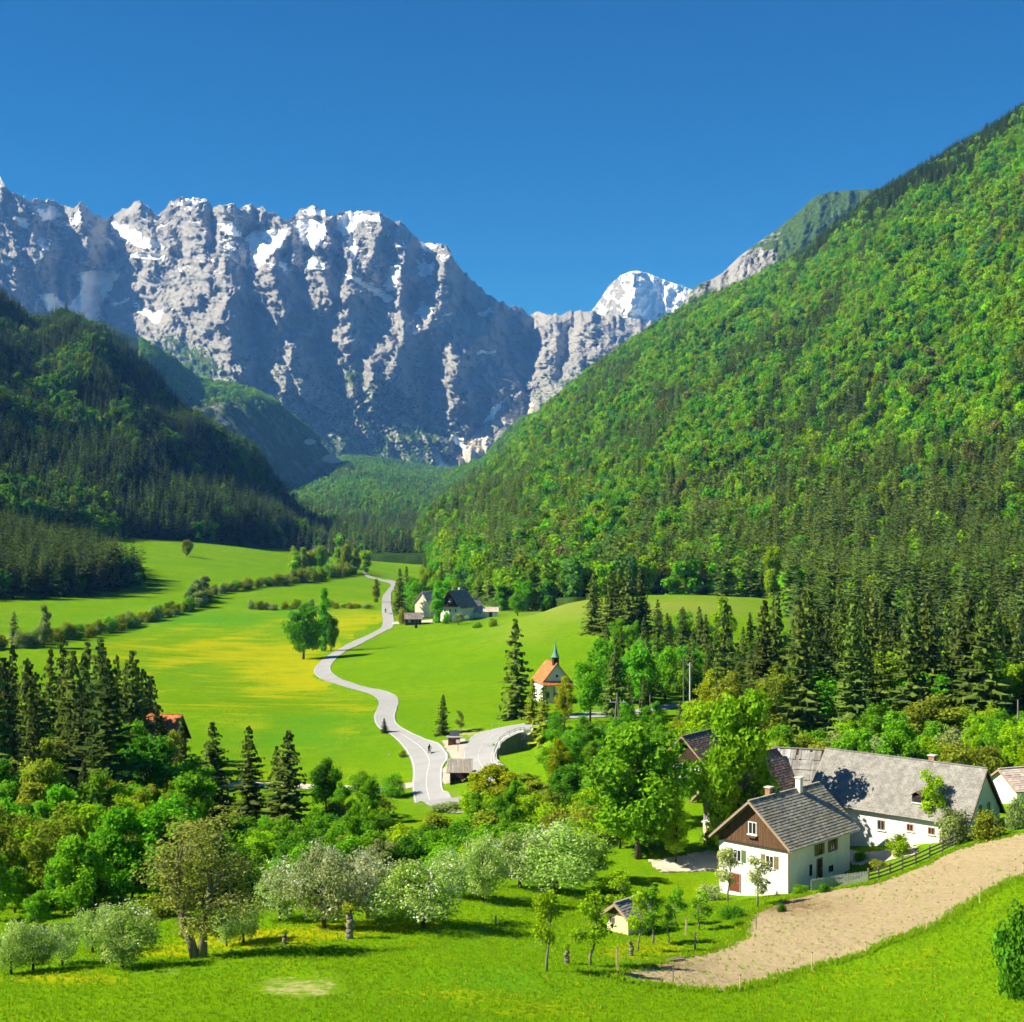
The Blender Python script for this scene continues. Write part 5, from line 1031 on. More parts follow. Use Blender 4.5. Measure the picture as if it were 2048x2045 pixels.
# ---- junction huts
def shelter():
    p = hit(919, 1568); r = empty('bus_shelter', (p.x, p.y + 1.0, p.z), math.radians(0)); m = MB(); wd, dp = 3.4, 2.0
    MB().box((0, dp / 2, 0.9), (wd, 0.1, 2.2)).build('back_wall', M_WOOD_DARK, r)
    for s in (-1, 1): MB().box((s * wd / 2, 0, 0.9), (0.1, dp, 2.2)).build('side_wall', M_WOOD_DARK, r)
    MB().box((0, 0.55, 0.42), (wd - 0.3, 0.4, 0.08)).build('bench', M_WOOD, r)
    a = Vector((-2.35, -1.35, 1.95)); up = Vector((0, 1, 0.85)); dk = MB().hexa([a, a + Vector((4.7, 0, 0)), a + Vector((4.7, 0, 0)) + up * 2.5, a + up * 2.5] + [q + Vector((0, 0, 0.08)) for q in (a, a + Vector((4.7, 0, 0)), a + Vector((4.7, 0, 0)) + up * 2.5, a + up * 2.5)]).build('roof', M_WOOD_DARK, r)
    rng = np.random.default_rng(2)
    for k in range(16):
        x = -2.35 + 4.7 * k / 16 + 0.147; b = a + Vector((x + 2.35, 0, 0.1)); MB().beam(b, b + up * 2.52, 0.255, 0.05 + 0.03 * (k % 2)).build('roof_board', (M_SHINGLE, M_FASCIA)[k % 3 == 2], dk)
    for s in (-1, 1): MB().beam((s * 1.6, -0.9, -0.1), (s * 1.6, -0.9, 2.2), 0.14).build('post', M_WOOD, r)
    tag(r, 'open wooden shelter with a striped board roof on the road island', 'shelter')
    p = hit(908, 1491); r = empty('kiosk', (p.x, p.y + 0.8, p.z)); MB().box((0, 0, 0.7), (2.4, 1.4, 1.6)).build('wall', M_WOOD, r)
    MB().box((0, -0.1, 1.62), (3.3, 2.3, 0.14)).build('lower_roof', M_SHINGLE, r); MB().box((0, 0.7, 2.25), (2.0, 0.12, 1.15), 0, 0, -0.35).build('panel', M_TILE_BLUE, r)
    for s in (-1, 1): MB().beam((s * 1.0, 0.45, 1.6), (s * 1.0, 0.85, 2.7), 0.1).build('post', M_WOOD_DARK, r)
    tag(r, 'little wooden kiosk with pale flat roof and dark panel at the junction', 'kiosk')
    p = hit(916, 1503); r = empty('signpost', tuple(p)); MB().beam((0, 0, -0.2), (0, 0, 2.3), 0.1).build('post', M_WOOD_DARK, r); MB().box((0, -0.07, 1.95), (0.75, 0.06, 0.7)).build('board', M_FRAME, r); tag(r, 'white signboard on a dark post beside the kiosk', 'sign')
    p = hit(946, 1552); r = empty('bench', tuple(p)); MB().box((0, 0, 0.45), (1.2, 0.4, 0.07)).build('seat', M_WOOD_DARK, r); MB().box((0, 0.2, 0.8), (1.2, 0.06, 0.4)).build('backrest', M_WOOD_DARK, r)
    for s in (-1, 1): MB().box((s * 0.5, 0, 0.2), (0.08, 0.36, 0.5)).build('leg', M_WOOD_DARK, r)
    tag(r, 'dark bench beside the striped roof shelter', 'bench')
    for (px, py, lb) in ((984, 1453, 'white marker post farther left along the upper road'), (998, 1456, 'white marker post nearer the bend of the upper road'), (778, 1512, 'small white sign standing in the grass below the road bend')):
        p = hit(px, py); r = empty('marker_post', tuple(p)); MB().box((0, 0, 0.4), (0.16, 0.12, 1.0)).build('post', M_FRAME, r); MB().box((0, -0.01, 0.72), (0.17, 0.13, 0.14)).build('band', M_DARK, r); tag(r, lb, 'post')
shelter()
# ---- retaining wall and guard rail of the upper road
def upper_wall():
    idx = list(range(35 * 6 + 2, 41 * 6 + 1)); A = RLc[idx]; B = RRc[idx]; out = (A - B) / np.linalg.norm(A - B, axis=1, keepdims=True)
    r = empty('retaining_wall', (0, 0, 0)); rng = np.random.default_rng(4); base = A + out * 1.9; top = ground(A[:, 0], A[:, 1]) + 0.12; st = [];
    seg = np.concatenate([[0], np.cumsum(np.linalg.norm(np.diff(base, axis=0), axis=1))]); tot = seg[-1]
    def at_s(s): return np.array([np.interp(s, seg, base[:, 0]), np.interp(s, seg, base[:, 1])]), np.array([np.interp(s, seg, out[:, 0]), np.interp(s, seg, out[:, 1])]), np.interp(s, seg, top)
    m = MB()
    for a in range(len(base) - 1):
        p, q = base[a], base[a + 1]; i, j = base[a] - out[a] * 0.3, base[a + 1] - out[a + 1] * 0.3; hh = 4.0
        m.hexa([Vector((*i, top[a] - hh)), Vector((*p, top[a] - hh)), Vector((*q, top[a + 1] - hh)), Vector((*j, top[a + 1] - hh)), Vector((*i, top[a])), Vector((*p, top[a])), Vector((*q, top[a + 1])), Vector((*j, top[a + 1]))])
    m.build('core', M_STONE, r)
    cap = MB()
    for a in range(len(base) - 1):
        p, q = base[a] + out[a] * 0.1, base[a + 1] + out[a + 1] * 0.1; i, j = base[a] - out[a] * 1.75, base[a + 1] - out[a + 1] * 1.75
        cap.hexa([Vector((*i, top[a] + .01)), Vector((*p, top[a] + .01)), Vector((*q, top[a + 1] + .01)), Vector((*j, top[a + 1] + .01)), Vector((*i, top[a] + .16)), Vector((*p, top[a] + .16)), Vector((*q, top[a + 1] + .16)), Vector((*j, top[a + 1] + .16))])
    cap.build('coping', M_CONCRETE, r)
    n = 0
    for row in range(7):
        s = rng.random() * 0.5
        while s < tot - 0.3 and n < 290:
            w = 0.55 + 0.6 * rng.random(); c, o, t = at_s(s + w / 2); c2, _, _ = at_s(s + w / 2 + 0.1); d = (c2 - c); ang = math.atan2(d[1], d[0])
            k = rng.integers(0, 6); h = 0.46
            if k >= len(st):
                b = MB(); jj = lambda: 1 + 0.12 * rng.normal(); hw, hd, hh = 0.5, 0.11, 0.2
                b.hexa([Vector((x * hw * jj(), y * hd, z * hh * jj())) for z in (-1, 1) for x, y in ((-1, -1), (1, -1), (0.85 * 1, 1), (-0.85, 1))]); st.append(b.mesh('stone', M_STONE))
            ob = link(bpy.data.objects.new('stone', st[min(k, len(st) - 1)]), r); ob.location = (c[0] + o[0] * 0.04, c[1] + o[1] * 0.04, t - 0.28 - row * h); ob.rotation_euler = (0, 0, ang); ob.scale = (w * 0.95, 1.0 + 0.4 * rng.random(), 1.0); s += w + 0.03; n += 1
    tag(r, 'dark stone retaining wall under the bend of the upper road', 'wall')
    g = empty('guard_rail', (0, 0, 0)); pth = A + out * 0.6
    for hh in (0.5, 0.9):
        m = MB(); m.tube([(p[0], p[1], t + hh) for p, t in zip(pth, top)], [0.075] * len(pth), 6); m.build('rail', M_METAL, g)
    for a in range(0, len(pth), 2): MB().box((pth[a][0], pth[a][1], top[a] + 0.45), (0.12, 0.12, 1.0)).build('post', M_METAL, g)
    tag(g, 'metal guard rail with two bars along the bend of the upper road', 'guard rail')
upper_wall()
# ---- fences, posts and stakes round the field
def fences():
    A = [hit(*q) for q in ((1737, 1766), (1768, 1757), (1805, 1742), (1845, 1725), (1885, 1706), (1922, 1688))]
    r = empty('rail_fence', (0, 0, 0)); rng = random.Random(3); n = 9
    C = catmull([tuple(a) for a in A], 3); C[:, 2] = ground(C[:, 0], C[:, 1])
    for i in range(0, len(C), 2): MB().beam(C[i] - np.array([0, 0, .3]), C[i] + np.array([rng.uniform(-.04, .04), 0, 1.5 + rng.uniform(-.1, .1)]), 0.16).build('post', M_FENCE, r)
    for hgt in (0.35, 0.75, 1.15):
        for i in range(0, len(C) - 2, 2): MB().beam(C[i] + np.array([0, -0.1, hgt + rng.uniform(-.05, .05)]), C[i + 2] + np.array([0, -0.1, hgt + rng.uniform(-.05, .05)]), 0.06, 0.16).build('rail', M_FENCE, r)
    tag(r, 'weathered wooden rail fence along the upper edge of the field', 'fence')
    A = [hit(*q) for q in ((1622, 1782), (1650, 1777), (1690, 1770), (1733, 1765))]; C = catmull([tuple(a) for a in A], 20); r = empty('picket_fence', (0, 0, 0)); pk = []
    tot = len(C); mt = plain('picket_grey', (0.40, 0.42, 0.42), 0.85, 0.25, 2.0)
    for i in range(0, tot, 1):
        z = gz(C[i][0], C[i][1]); MB().beam((C[i][0], C[i][1], z - 0.1), (C[i][0] + rng.uniform(-.03, .03), C[i][1], z + 1.15 + rng.uniform(-.06, .06)), 0.075, 0.03).build('picket', mt, r)
    for h in (0.3, 0.85):
        for i in range(0, tot - 10, 10): a, b = C[i], C[min(i + 10, tot - 1)]; MB().beam((a[0], a[1] + .05, gz(a[0], a[1]) + h), (b[0], b[1] + .05, gz(b[0], b[1]) + h), 0.04, 0.08).build('rail', M_FENCE, r)
    tag(r, 'grey picket fence between the farmhouse corner and the rail fence', 'fence')
    r = empty('low_wall', (0, 0, 0)); a, b = hit(1582, 1783), hit(1622, 1768); m = MB().beam((a.x, a.y, a.z + 0.25), (b.x, b.y, b.z + 0.35), 0.35, 0.9); m.build('body', M_STONE_PALE, r); MB().beam((a.x, a.y, a.z + 0.75), (b.x, b.y, b.z + 0.85), 0.45, 0.1).build('coping', M_FENCE, r); tag(r, 'low wall with dark coping at the foot of the farmhouse side wall', 'wall')
    r = empty('garden_wall', (0, 0, 0)); pts = [hit(*q) for q in ((1322, 1744), (1360, 1743), (1400, 1742), (1444, 1740))]; k = 0
    for a, b in zip(pts[:-1], pts[1:]):
        for row in range(3):
            for s in range(9):
                f = (s + 0.5 * (row % 2)) / 9.5; c = a + (b - a) * f; MB().box((c.x, c.y - 0.1 + rng.uniform(-.05, .05), c.z - 0.75 + row * 0.32), (0.62 * (b - a).length / 4.6, 0.4, 0.3), math.atan2(b.y - a.y, b.x - a.x) + rng.uniform(-.06, .06)).build('stone', M_STONE_PALE if rng.random() < 0.3 else M_STONE, r)
    tag(r, 'dark dry stone wall below the gravel drive', 'wall')
    st = [(1512, 1862, 1826, 'stake at the corner of the field nearest the dark bush'), (1346, 1968, 1930, 'dark stake near the low left tip of the field'), (1480, 1982, 1948, 'short pale stake at the near edge of the field, second from its left tip'), (1624, 1947, 1903, 'pale stake halfway along the near edge of the field'), (1731, 1908, 1882, 'thin stake right of the middle of the near field edge'),
          (1853, 1862, 1833, 'pale stake two thirds along the near field edge'), (1959, 1806, 1772, 'pale stake near the right end of the near field edge'), (2046, 1752, 1725, 'stake at the right edge of the picture beside the field')]
    for (px, b, t, lb) in st:
        p = hit(px, b); h = (b - t) * p.y / F; e = empty('stake', tuple(p)); MB().tube([(0, 0, -0.2), (0.01, 0, h * 0.6), (0.02, 0.01, h)], [0.045, 0.042, 0.03], 7).build('shaft', M_STAKE if 'dark' not in lb else M_FENCE, e)
        MB().tube([(0.02, 0.01, h - 0.12), (0.02, 0.01, h - 0.04)], [0.05, 0.05], 7).build('insulator', M_DARK, e); tag(e, lb, 'stake')
    for (px, b, t, lb) in ((1234, 1945, 1896, 'pale wooden post at the left tip of the field'), (1390, 1905, 1866, 'mossy wooden post between the young trees and the field'), (991, 1850, 1832, 'lone dark post in the orchard grass'), (1372, 1872, 1838, 'thin pale post behind the mossy post')):
        p = hit(px, b); h = (b - t) * p.y / F; e = empty('fence_post', tuple(p)); MB().beam((0, 0, -0.3), (0.03, 0, h), 0.15).build('shaft', M_STAKE if 'pale' in lb else M_FENCE, e); MB().box((0.03, 0, h + 0.02), (0.18, 0.18, 0.05)).build('cap', M_FENCE, e); tag(e, lb, 'post')
    p = hit(1340, 1925); e = empty('plank', tuple(p), 0.35); MB().box((0, 0, 0.16), (2.6, 0.25, 0.08)).build('board', M_FENCE, e); MB().box((0.3, 0.3, 0.15), (2.2, 0.2, 0.08), 0.1).build('board', M_FENCE, e); tag(e, 'grey planks lying at the left edge of the field', 'planks')
fences()
def poles():
    def pole(px, D, top, lb, mat=M_POLE, arm=0.0, r=0.13, insul=0):
        p = at(px, D); h = CZ - (top - PY0) / F * D - p.z; e = empty('utility_pole', tuple(p)); MB().tube([(0, 0, -0.5), (0, 0, h)], [r, r * 0.75], 8).build('shaft', mat, e)
        if arm:
            c = MB().beam((-arm / 2, 0, h - 0.5), (arm / 2, 0, h - 0.5), 0.12).build('crossarm', mat, e)
            for k in (-0.42, 0, 0.42): MB().tube([(k * arm, 0, h - 0.44), (k * arm, 0, h - 0.2)], [0.05, 0.04], 6).build('insulator', M_FRAME, c)
        tag(e, lb, 'pole'); return e
    pole(1380, 300, 1326, 'pale concrete pole among the trees right of the upper road', M_CONCRETE, 0.9, 0.2); pole(1367, 312, 1317, 'thin wooden pole just left of the concrete pole', M_POLE, 1.2)
    pole(1300, 322, 1390, 'short dark pole beside the upper road'); pole(2036, 222, 1400, 'tall thin pole at the right edge among the spruces', M_POLE, 0, 0.14)
    p = at(1234, 262); h = CZ - (1386 - PY0) / F * 262 - p.z; e = empty('double_pole', tuple(p))
    for s in (-1, 1): MB().tube([(s * 0.75, 0, -0.5), (s * 0.12, 0, h * 0.8), (s * 0.02, 0, h if s > 0 else h * 0.93)], [0.15, 0.13, 0.11], 8).build('leg', M_POLE, e)
    c = MB().beam((-1.4, 0, h - 1.7), (1.4, 0, h - 1.7), 0.16).build('crossarm', M_METAL, e)
    for k in (-1.2, 0.6, 1.2): MB().tube([(k, 0, h - 1.6), (k, 0, h - 1.3)], [0.06, 0.05], 6).build('insulator', M_FRAME, c)
    MB().beam((-0.55, 0, h * 0.4), (0.55, 0, h * 0.4), 0.12).build('brace', M_POLE, e); tag(e, 'wooden double pole with crossarm standing before the bright trees', 'pole')
poles()

# ---- two motorcycles with their riders on the road
def skin_body(name, parent, pts, edges, rad, mat):
    me = bpy.data.meshes.new(name); me.from_pydata(pts, edges, []); me.materials.append(mat); o = link(bpy.data.objects.new(name, me), parent); sk = o.modifiers.new('skin', 'SKIN'); o.modifiers.new('sub', 'SUBSURF').levels = 1
    for v, r in zip(me.skin_vertices[0].data, rad): v.radius = (r, r)
    me.skin_vertices[0].data[0].use_root = True; return o
def rider(px, py, rz, lb, lp, jacket):
    p = hit(px, py); z = p.z + 0.1; e = empty('motorcycle', (p.x, p.y, z), rz); tm = M_DARK
    for x in (-0.68, 0.70):
        w = MB(); ring = [(x + 0.27 * math.cos(a), 0, 0.31 + 0.27 * math.sin(a)) for a in np.linspace(0, 2 * math.pi, 15)]; w.tube(ring, [0.055] * 15, 6, cap=False); wh = w.build('wheel', tm, e); MB().tube([(x, -0.04, 0.31), (x, 0.04, 0.31)], [0.2, 0.2], 12).build('rim', M_METAL, wh)
    MB().tube([(-0.75, 0, 0.78), (-0.2, 0, 0.72), (0.15, 0, 0.82), (0.5, 0, 0.78)], [0.09, 0.17, 0.19, 0.08], 8).build('tank', jacket, e); MB().box((-0.05, 0, 0.42), (0.6, 0.26, 0.36)).build('engine', M_METAL, e); MB().beam((0.42, 0, 0.95), (0.7, 0, 0.31), 0.08).build('fork', M_METAL, e); MB().beam((0.4, -0.36, 1.0), (0.4, 0.36, 1.0), 0.04).build('handlebar', M_DARK, e); MB().box((0.58, 0, 0.85), (0.1, 0.2, 0.18)).build('headlight', M_FRAME, e); MB().box((-0.4, 0, 0.82), (0.6, 0.26, 0.1)).build('saddle', M_DARK, e)
    tag(e, lb, 'motorcycle')
    r = empty('person', (p.x, p.y, z), rz)
    pts = [(-0.3, 0, 0.95), (-0.22, 0, 1.2), (-0.12, 0, 1.42), (-0.08, 0, 1.55), (-0.04, 0, 1.66)]; ed = [(0, 1), (1, 2), (2, 3), (3, 4)]; rd = [0.16, 0.16, 0.17, 0.07, 0.09]
    for s in (-1, 1):
        n = len(pts); pts += [(-0.1, s * 0.2, 1.42), (0.1, s * 0.33, 1.22), (0.38, s * 0.3, 1.05)]; ed += [(2, n), (n, n + 1), (n + 1, n + 2)]; rd += [0.075, 0.06, 0.045]
        n = len(pts); pts += [(-0.26, s * 0.13, 0.92), (0.14, s * 0.24, 0.78), (-0.06, s * 0.22, 0.42), (0.08, s * 0.22, 0.36)]; ed += [(0, n), (n, n + 1), (n + 1, n + 2), (n + 2, n + 3)]; rd += [0.11, 0.085, 0.065, 0.05]
    skin_body('body', r, pts, ed, rd, M_DARK); MB().tube([(-0.03, 0, 1.56), (-0.03, 0, 1.62), (-0.02, 0, 1.74), (-0.02, 0, 1.82), (-0.02, 0, 1.86)], [0.09, 0.13, 0.145, 0.1, 0.02], 10).build('helmet', jacket, r, True); tag(r, lp, 'person')
rider(859, 1508, -1.2, 'dark motorcycle on the wide road above the junction', 'rider in dark clothing and helmet on the motorcycle near the junction', M_DARK)
rider(771, 1226, -1.6, 'blue motorcycle far up the straight road', 'rider in dark clothing with blue helmet far up the straight road', plain('paint_blue', (0.04, 0.09, 0.25), 0.4, 0.1, 2.0))
# ------------------------------------------------------------------ single trees and bushes
# --- orchard row in the foreground
O = 'fruit trees of the orchard'
hero_b('blossom', 246, 1934, 1800, 150, 'blossom', 'white flowering fruit tree at the lower left with a straight dark trunk', O, 0)
hero_b('budding', 398, 1916, 1622, 268, 'brown', 'big twin trunked tree in brownish bud at the lower left', None, 0, 0.0)
hero_b('blossom', 22, 1948, 1842, 90, 'blossom', 'pale flowering tree at the far left of the orchard row', O, 1); hero_b('blossom', 66, 1942, 1836, 90, 'blossom', 'second flowering tree from the left end of the orchard row', O, 2); hero_b('blossom', 125, 1930, 1838, 85, 'blossom', 'third flowering tree from the left end of the orchard row', O, 0)
hero_b('blossom', 453, 1893, 1795, 62, 'blossom', 'small flowering tree just right of the twin trunked tree', O, 1); hero_b('blossom', 487, 1886, 1794, 75, 'blossom', 'small white flowering tree left of the stumpy pollard', O, 2)
hero_b('pollard', 569, 1889, 1860, 30, 'green', 'short stumpy pollard with few leaves in the yellow meadow'); hero_b('pollard', 699, 1878, 1810, 52, 'yellow', 'thick mossy pollard trunk in the middle of the orchard')
hero_b('blossom', 648, 1857, 1676, 140, 'pink', 'large flowering fruit tree with pinkish crown left of the mossy pollard', O, 0); hero_b('blossom', 735, 1838, 1690, 125, 'pink', 'flowering tree behind the mossy pollard trunk', O, 2)
hero_b('blossom', 848, 1858, 1704, 158, 'blossom', 'wide flowering tree with leaning dark trunk in mid orchard', O, 1, 2.6); hero_b('blossom', 966, 1802, 1660, 105, 'blossom', 'slim flowering tree with two pale trunks in the centre', O, 0)
hero_b('blossom', 1112, 1790, 1638, 195, 'blossom', 'widest white flowering tree left of the tall green tree', O, 2); hero_b('blossom', 1040, 1775, 1655, 110, 'blossom', 'flowering tree tucked left of the widest one', O, 1)
hero_b('blossom', 560, 1842, 1735, 95, 'blossom', 'pale flowering tree behind the stumpy pollard', O, 1); hero_b('blossom', 905, 1795, 1690, 90, 'blossom', 'pale flowering tree between the leaning and the slim one', O, 2); hero_b('blossom', 185, 1905, 1805, 80, 'blossom', 'pale tree half behind the white flowering one at the lower left', O, 1)
Y = 'young fruit trees by the shed'
hero_b('thin', 1093, 1943, 1766, 92, 'lime', 'fresh green young tree left of the shed, nearest the camera', Y, 0, 0.4); hero_b('thin', 1181, 1933, 1776, 100, 'lime', 'fresh green young tree right beside the yellow shed', Y, 1); hero_b('pollard', 1134, 1929, 1890, 34, 'lime', 'stump between the two fresh green young trees')
hero_b('thin', 1307, 1889, 1760, 75, 'green', 'young tree with forked pale trunk right of the shed', Y, 2); hero_b('thin', 1276, 1904, 1775, 62, 'lime', 'leaning young tree in front of the shed', Y, 0); hero_b('thin', 1338, 1885, 1800, 48, 'green', 'slender young tree right of the forked one', Y, 1)
hero_b('thin', 1398, 1860, 1775, 66, 'green', 'young tree nearest the corner of the bare field', Y, 2); hero_b('thin', 1352, 1850, 1770, 60, 'green', 'young tree behind the slender one', Y, 0); hero_b('thin', 1240, 1835, 1745, 66, 'lime', 'small green tree behind the shed roof', Y, 1); hero_b('pollard', 1262, 1912, 1880, 30, 'brown', 'rough grey stump left of the leaning young tree')
hero_b('thin', 1455, 1803, 1686, 72, 'pale', 'pale espalier tree against the white gable wall, left one', 'trees against the white gable', 0); hero_b('thin', 1515, 1815, 1708, 78, 'pale', 'pale espalier tree against the white gable wall, right one', 'trees against the white gable', 2)
hero_b('bush', 1418, 1800, 1768, 60, 'pale', 'white flowering bush left of the farmhouse door'); hero_b('bush', 1465, 1838, 1808, 62, 'deep', 'dark round bush at the corner of the field'); hero_b('bush', 1564, 1826, 1812, 24, 'deep', 'tiny bush in the bare soil of the field'); hero_b('bush', 1435, 1700, 1655, 90, 'green', 'green bush at the left corner of the farmhouse')
hero_b('sapling', 1867, 1684, 1540, 84, 'lime', 'slim young tree in front of the long grey roof', None, 1, 2.0); hero_b('bush', 1905, 1690, 1612, 70, 'grey', 'pale bush right of the slim young tree before the barn'); hero_b('bush', 1972, 1680, 1622, 84, 'olive', 'olive bush below the barn gable'); hero_b('bush', 1800, 1712, 1665, 50, 'lime', 'low bush at the barn wall left of the slim tree'); hero_b('bush', 2030, 1660, 1590, 50, 'grey', 'pale bush at the right edge by the small white house')
hero_b('bush', 2040, 1998, 1806, 130, 'deep', 'large dark green shrub cut by the lower right edge')
for k, (px, py, t, w) in enumerate(((1720, 1722, 1700, 34), (1752, 1738, 1718, 40), (1600, 1790, 1768, 40), (1650, 1786, 1772, 30))): hero_b('bush', px, py, t, w, ('green', 'olive', 'green', 'deep')[k], ('small bush in the yard left of the barn windows', 'scrubby bush behind the picket fence end', 'weedy bush at the foot of the low wall', 'weed tuft along the grey picket fence')[k])
# --- tall trees around the houses
hero('round', 1276, 1440, 167, 215, 'green', 'tall green tree left of the grey barn with dark straight trunk', None, 0); hero('airy', 1240, 1560, 172, 120, 'lime', 'lighter leafy tree touching the left of the tall green tree'); hero('airy', 1330, 1560, 170, 90, 'green', 'leafy tree between the tall green tree and the grey barn')
hero('airy', 1524, 1500, 171, 84, 'green', 'leafy tree between the very tall one and the old shingles'); hero('round', 1478, 1368, 168.5, 190, (0.24, 0.46, 0.012), 'very tall yellow green tree rising behind the farmhouse roof', None, 1); hero('airy', 1380, 1520, 200, 70, 'green', 'leafy tree half covering the brown roofed house'); hero('airy', 1445, 1500, 168, 110, 'lime', 'leafy tree in front of the grey barn gable')
hero('airy', 1318, 1500, 184, 120, 'green', 'leafy tree filling the gap right of the tall green tree'); hero('airy', 1352, 1600, 166, 90, 'lime', 'light leafy tree before the grey barn pier'); hero('airy', 1210, 1490, 196, 120, 'green', 'leafy tree left behind the tall green tree'); hero('round', 1405, 1400, 240, 110, 'lime', 'bright tree behind the brown roofed house'); hero('round', 1560, 1375, 250, 110, 'vivid', 'vivid green tree behind the shingled roof'); hero('round', 1645, 1336, 262, 90, 'vivid', 'vivid light green tree standing out before the spruces', None, 2); hero('airy', 1700, 1440, 225, 90, 'lime', 'yellow green tree behind the ridge of the barn')
hero('round', 1870, 1388, 228, 150, 'olive', 'broad olive tree behind the barn chimney', None, 3); hero('round', 1960, 1430, 222, 110, 'green', 'green tree behind the right end of the barn roof'); hero('airy', 2035, 1440, 205, 100, 'lime', 'light tree at the right edge behind the small white house'); hero('bush', 1770, 1470, 212, 100, 'grey', 'grey green willow bush just behind the barn ridge'); hero('round', 1790, 1430, 238, 90, 'green', 'green tree between the willow bush and the olive tree')
hero('airy', 1180, 1300, 300, 100, 'vivid', 'bright green tree just right of the chapel', None, 0); hero('round', 1215, 1272, 310, 90, 'vivid', 'taller bright green tree right of the chapel, behind a dark spruce'); hero('round', 1280, 1285, 330, 80, 'vivid', 'bright tree at the middle of the wood right of the chapel'); hero('round', 1330, 1290, 345, 70, 'green', 'green tree behind the concrete pole')
hero('airy', 1425, 1330, 275, 95, 'yellow', 'yellow green tree right of the concrete pole'); hero('airy', 1380, 1395, 250, 80, 'lime', 'leafy tree below the concrete pole'); hero('airy', 1128, 1352, 290, 62, 'yellow', 'small yellow green tree below the chapel'); hero('airy', 1165, 1430, 262, 80, 'green', 'leafy tree left of the double pole'); hero('bush', 1290, 1440, 262, 90, 'green', 'bush right of the double pole'); hero('airy', 1330, 1450, 240, 90, 'green', 'leafy tree left of the brown roofed house')
hero('spruce', 1345, 1480, 206, 40, 'olive', 'thin spruce in front of the brown roofed house')
hero('round', 995, 1526, 200, 130, 'yellow', 'rounded yellow green tree in front of the road bend', None, 2); hero('round', 1075, 1560, 205, 80, 'olive', 'olive tree right of the rounded yellow green one'); hero('round', 1140, 1528, 200, 80, 'deep', 'deep green tree in the middle thicket'); hero('airy', 1056, 1545, 235, 80, 'olive', 'loose olive tree under the stone wall'); hero('airy', 1125, 1490, 245, 90, 'green', 'green tree under the end of the guard rail'); hero('bush', 1020, 1558, 245, 60, 'vivid', 'vivid bush at the foot of the stone wall'); hero('airy', 1190, 1480, 235, 90, 'green', 'green tree below the double pole')
hero('bush', 905, 1628, 205, 110, 'grey', 'grey green bush before the lowest bend of the road'); hero('bush', 955, 1630, 190, 110, 'green', 'green bush below the rounded yellow tree')
hero('round', 652, 1515, 213, 78, 'deep', 'dark round tree right of the three spruces', None, 3); hero('bush', 720, 1540, 262, 60, 'green', 'small leafy bush at the end of the gravel track'); hero('bush', 785, 1545, 258, 60, 'green', 'bush with thin stems beside the road junction'); hero('bush', 805, 1500, 288, 24, 'olive', 'small thorn bush on the bank left of the road')
# --- left wood
S = 'spruces of the left wood'
for k, (px, t, D, w, lb) in enumerate(((25, 1286, 262, 62, 'tall spruce at the left edge of the near wood'), (93, 1294, 268, 66, 'tall spruce second from the left edge of the near wood'), (180, 1280, 272, 74, 'tallest spruce of the near left wood'), (205, 1290, 280, 60, 'spruce leaning on the right of the tallest one'), (232, 1306, 276, 60, 'spruce third right of the tallest in the near wood'), (252, 1322, 282, 52, 'slim spruce left of the red roofed house'), (272, 1332, 275, 50, 'spruce touching the red roofed house on its left'), (299, 1350, 268, 50, 'spruce in front of the red roof'),
        (430, 1440, 206, 76, 'leftmost of the three spruces before the yellow meadow'), (502, 1448, 203, 76, 'middle one of the three spruces before the yellow meadow'), (575, 1458, 192, 92, 'rightmost and darkest of the three spruces before the yellow meadow'), (555, 1490, 199, 60, 'small spruce between the middle and the darkest spruce'), (60, 1320, 240, 62, 'spruce in front of the tall pair at the left edge'), (140, 1330, 250, 66, 'spruce below the tallest one in the near wood'), (215, 1370, 235, 62, 'spruce low in the dark heart of the near wood'), (165, 1520, 180, 50, 'dark slim spruce between the left broadleaf trees'), (10, 1400, 215, 70, 'spruce cut by the left picture edge'), (120, 1400, 225, 60, 'spruce in the second rank of the near wood'), (325, 1440, 238, 52, 'spruce under the red roof gable'), (365, 1430, 225, 50, 'olive spruce left of the three'))):
    hero('spruce', px, t, D, w, 'spruce' if k % 3 else 'dark', lb, S, k)
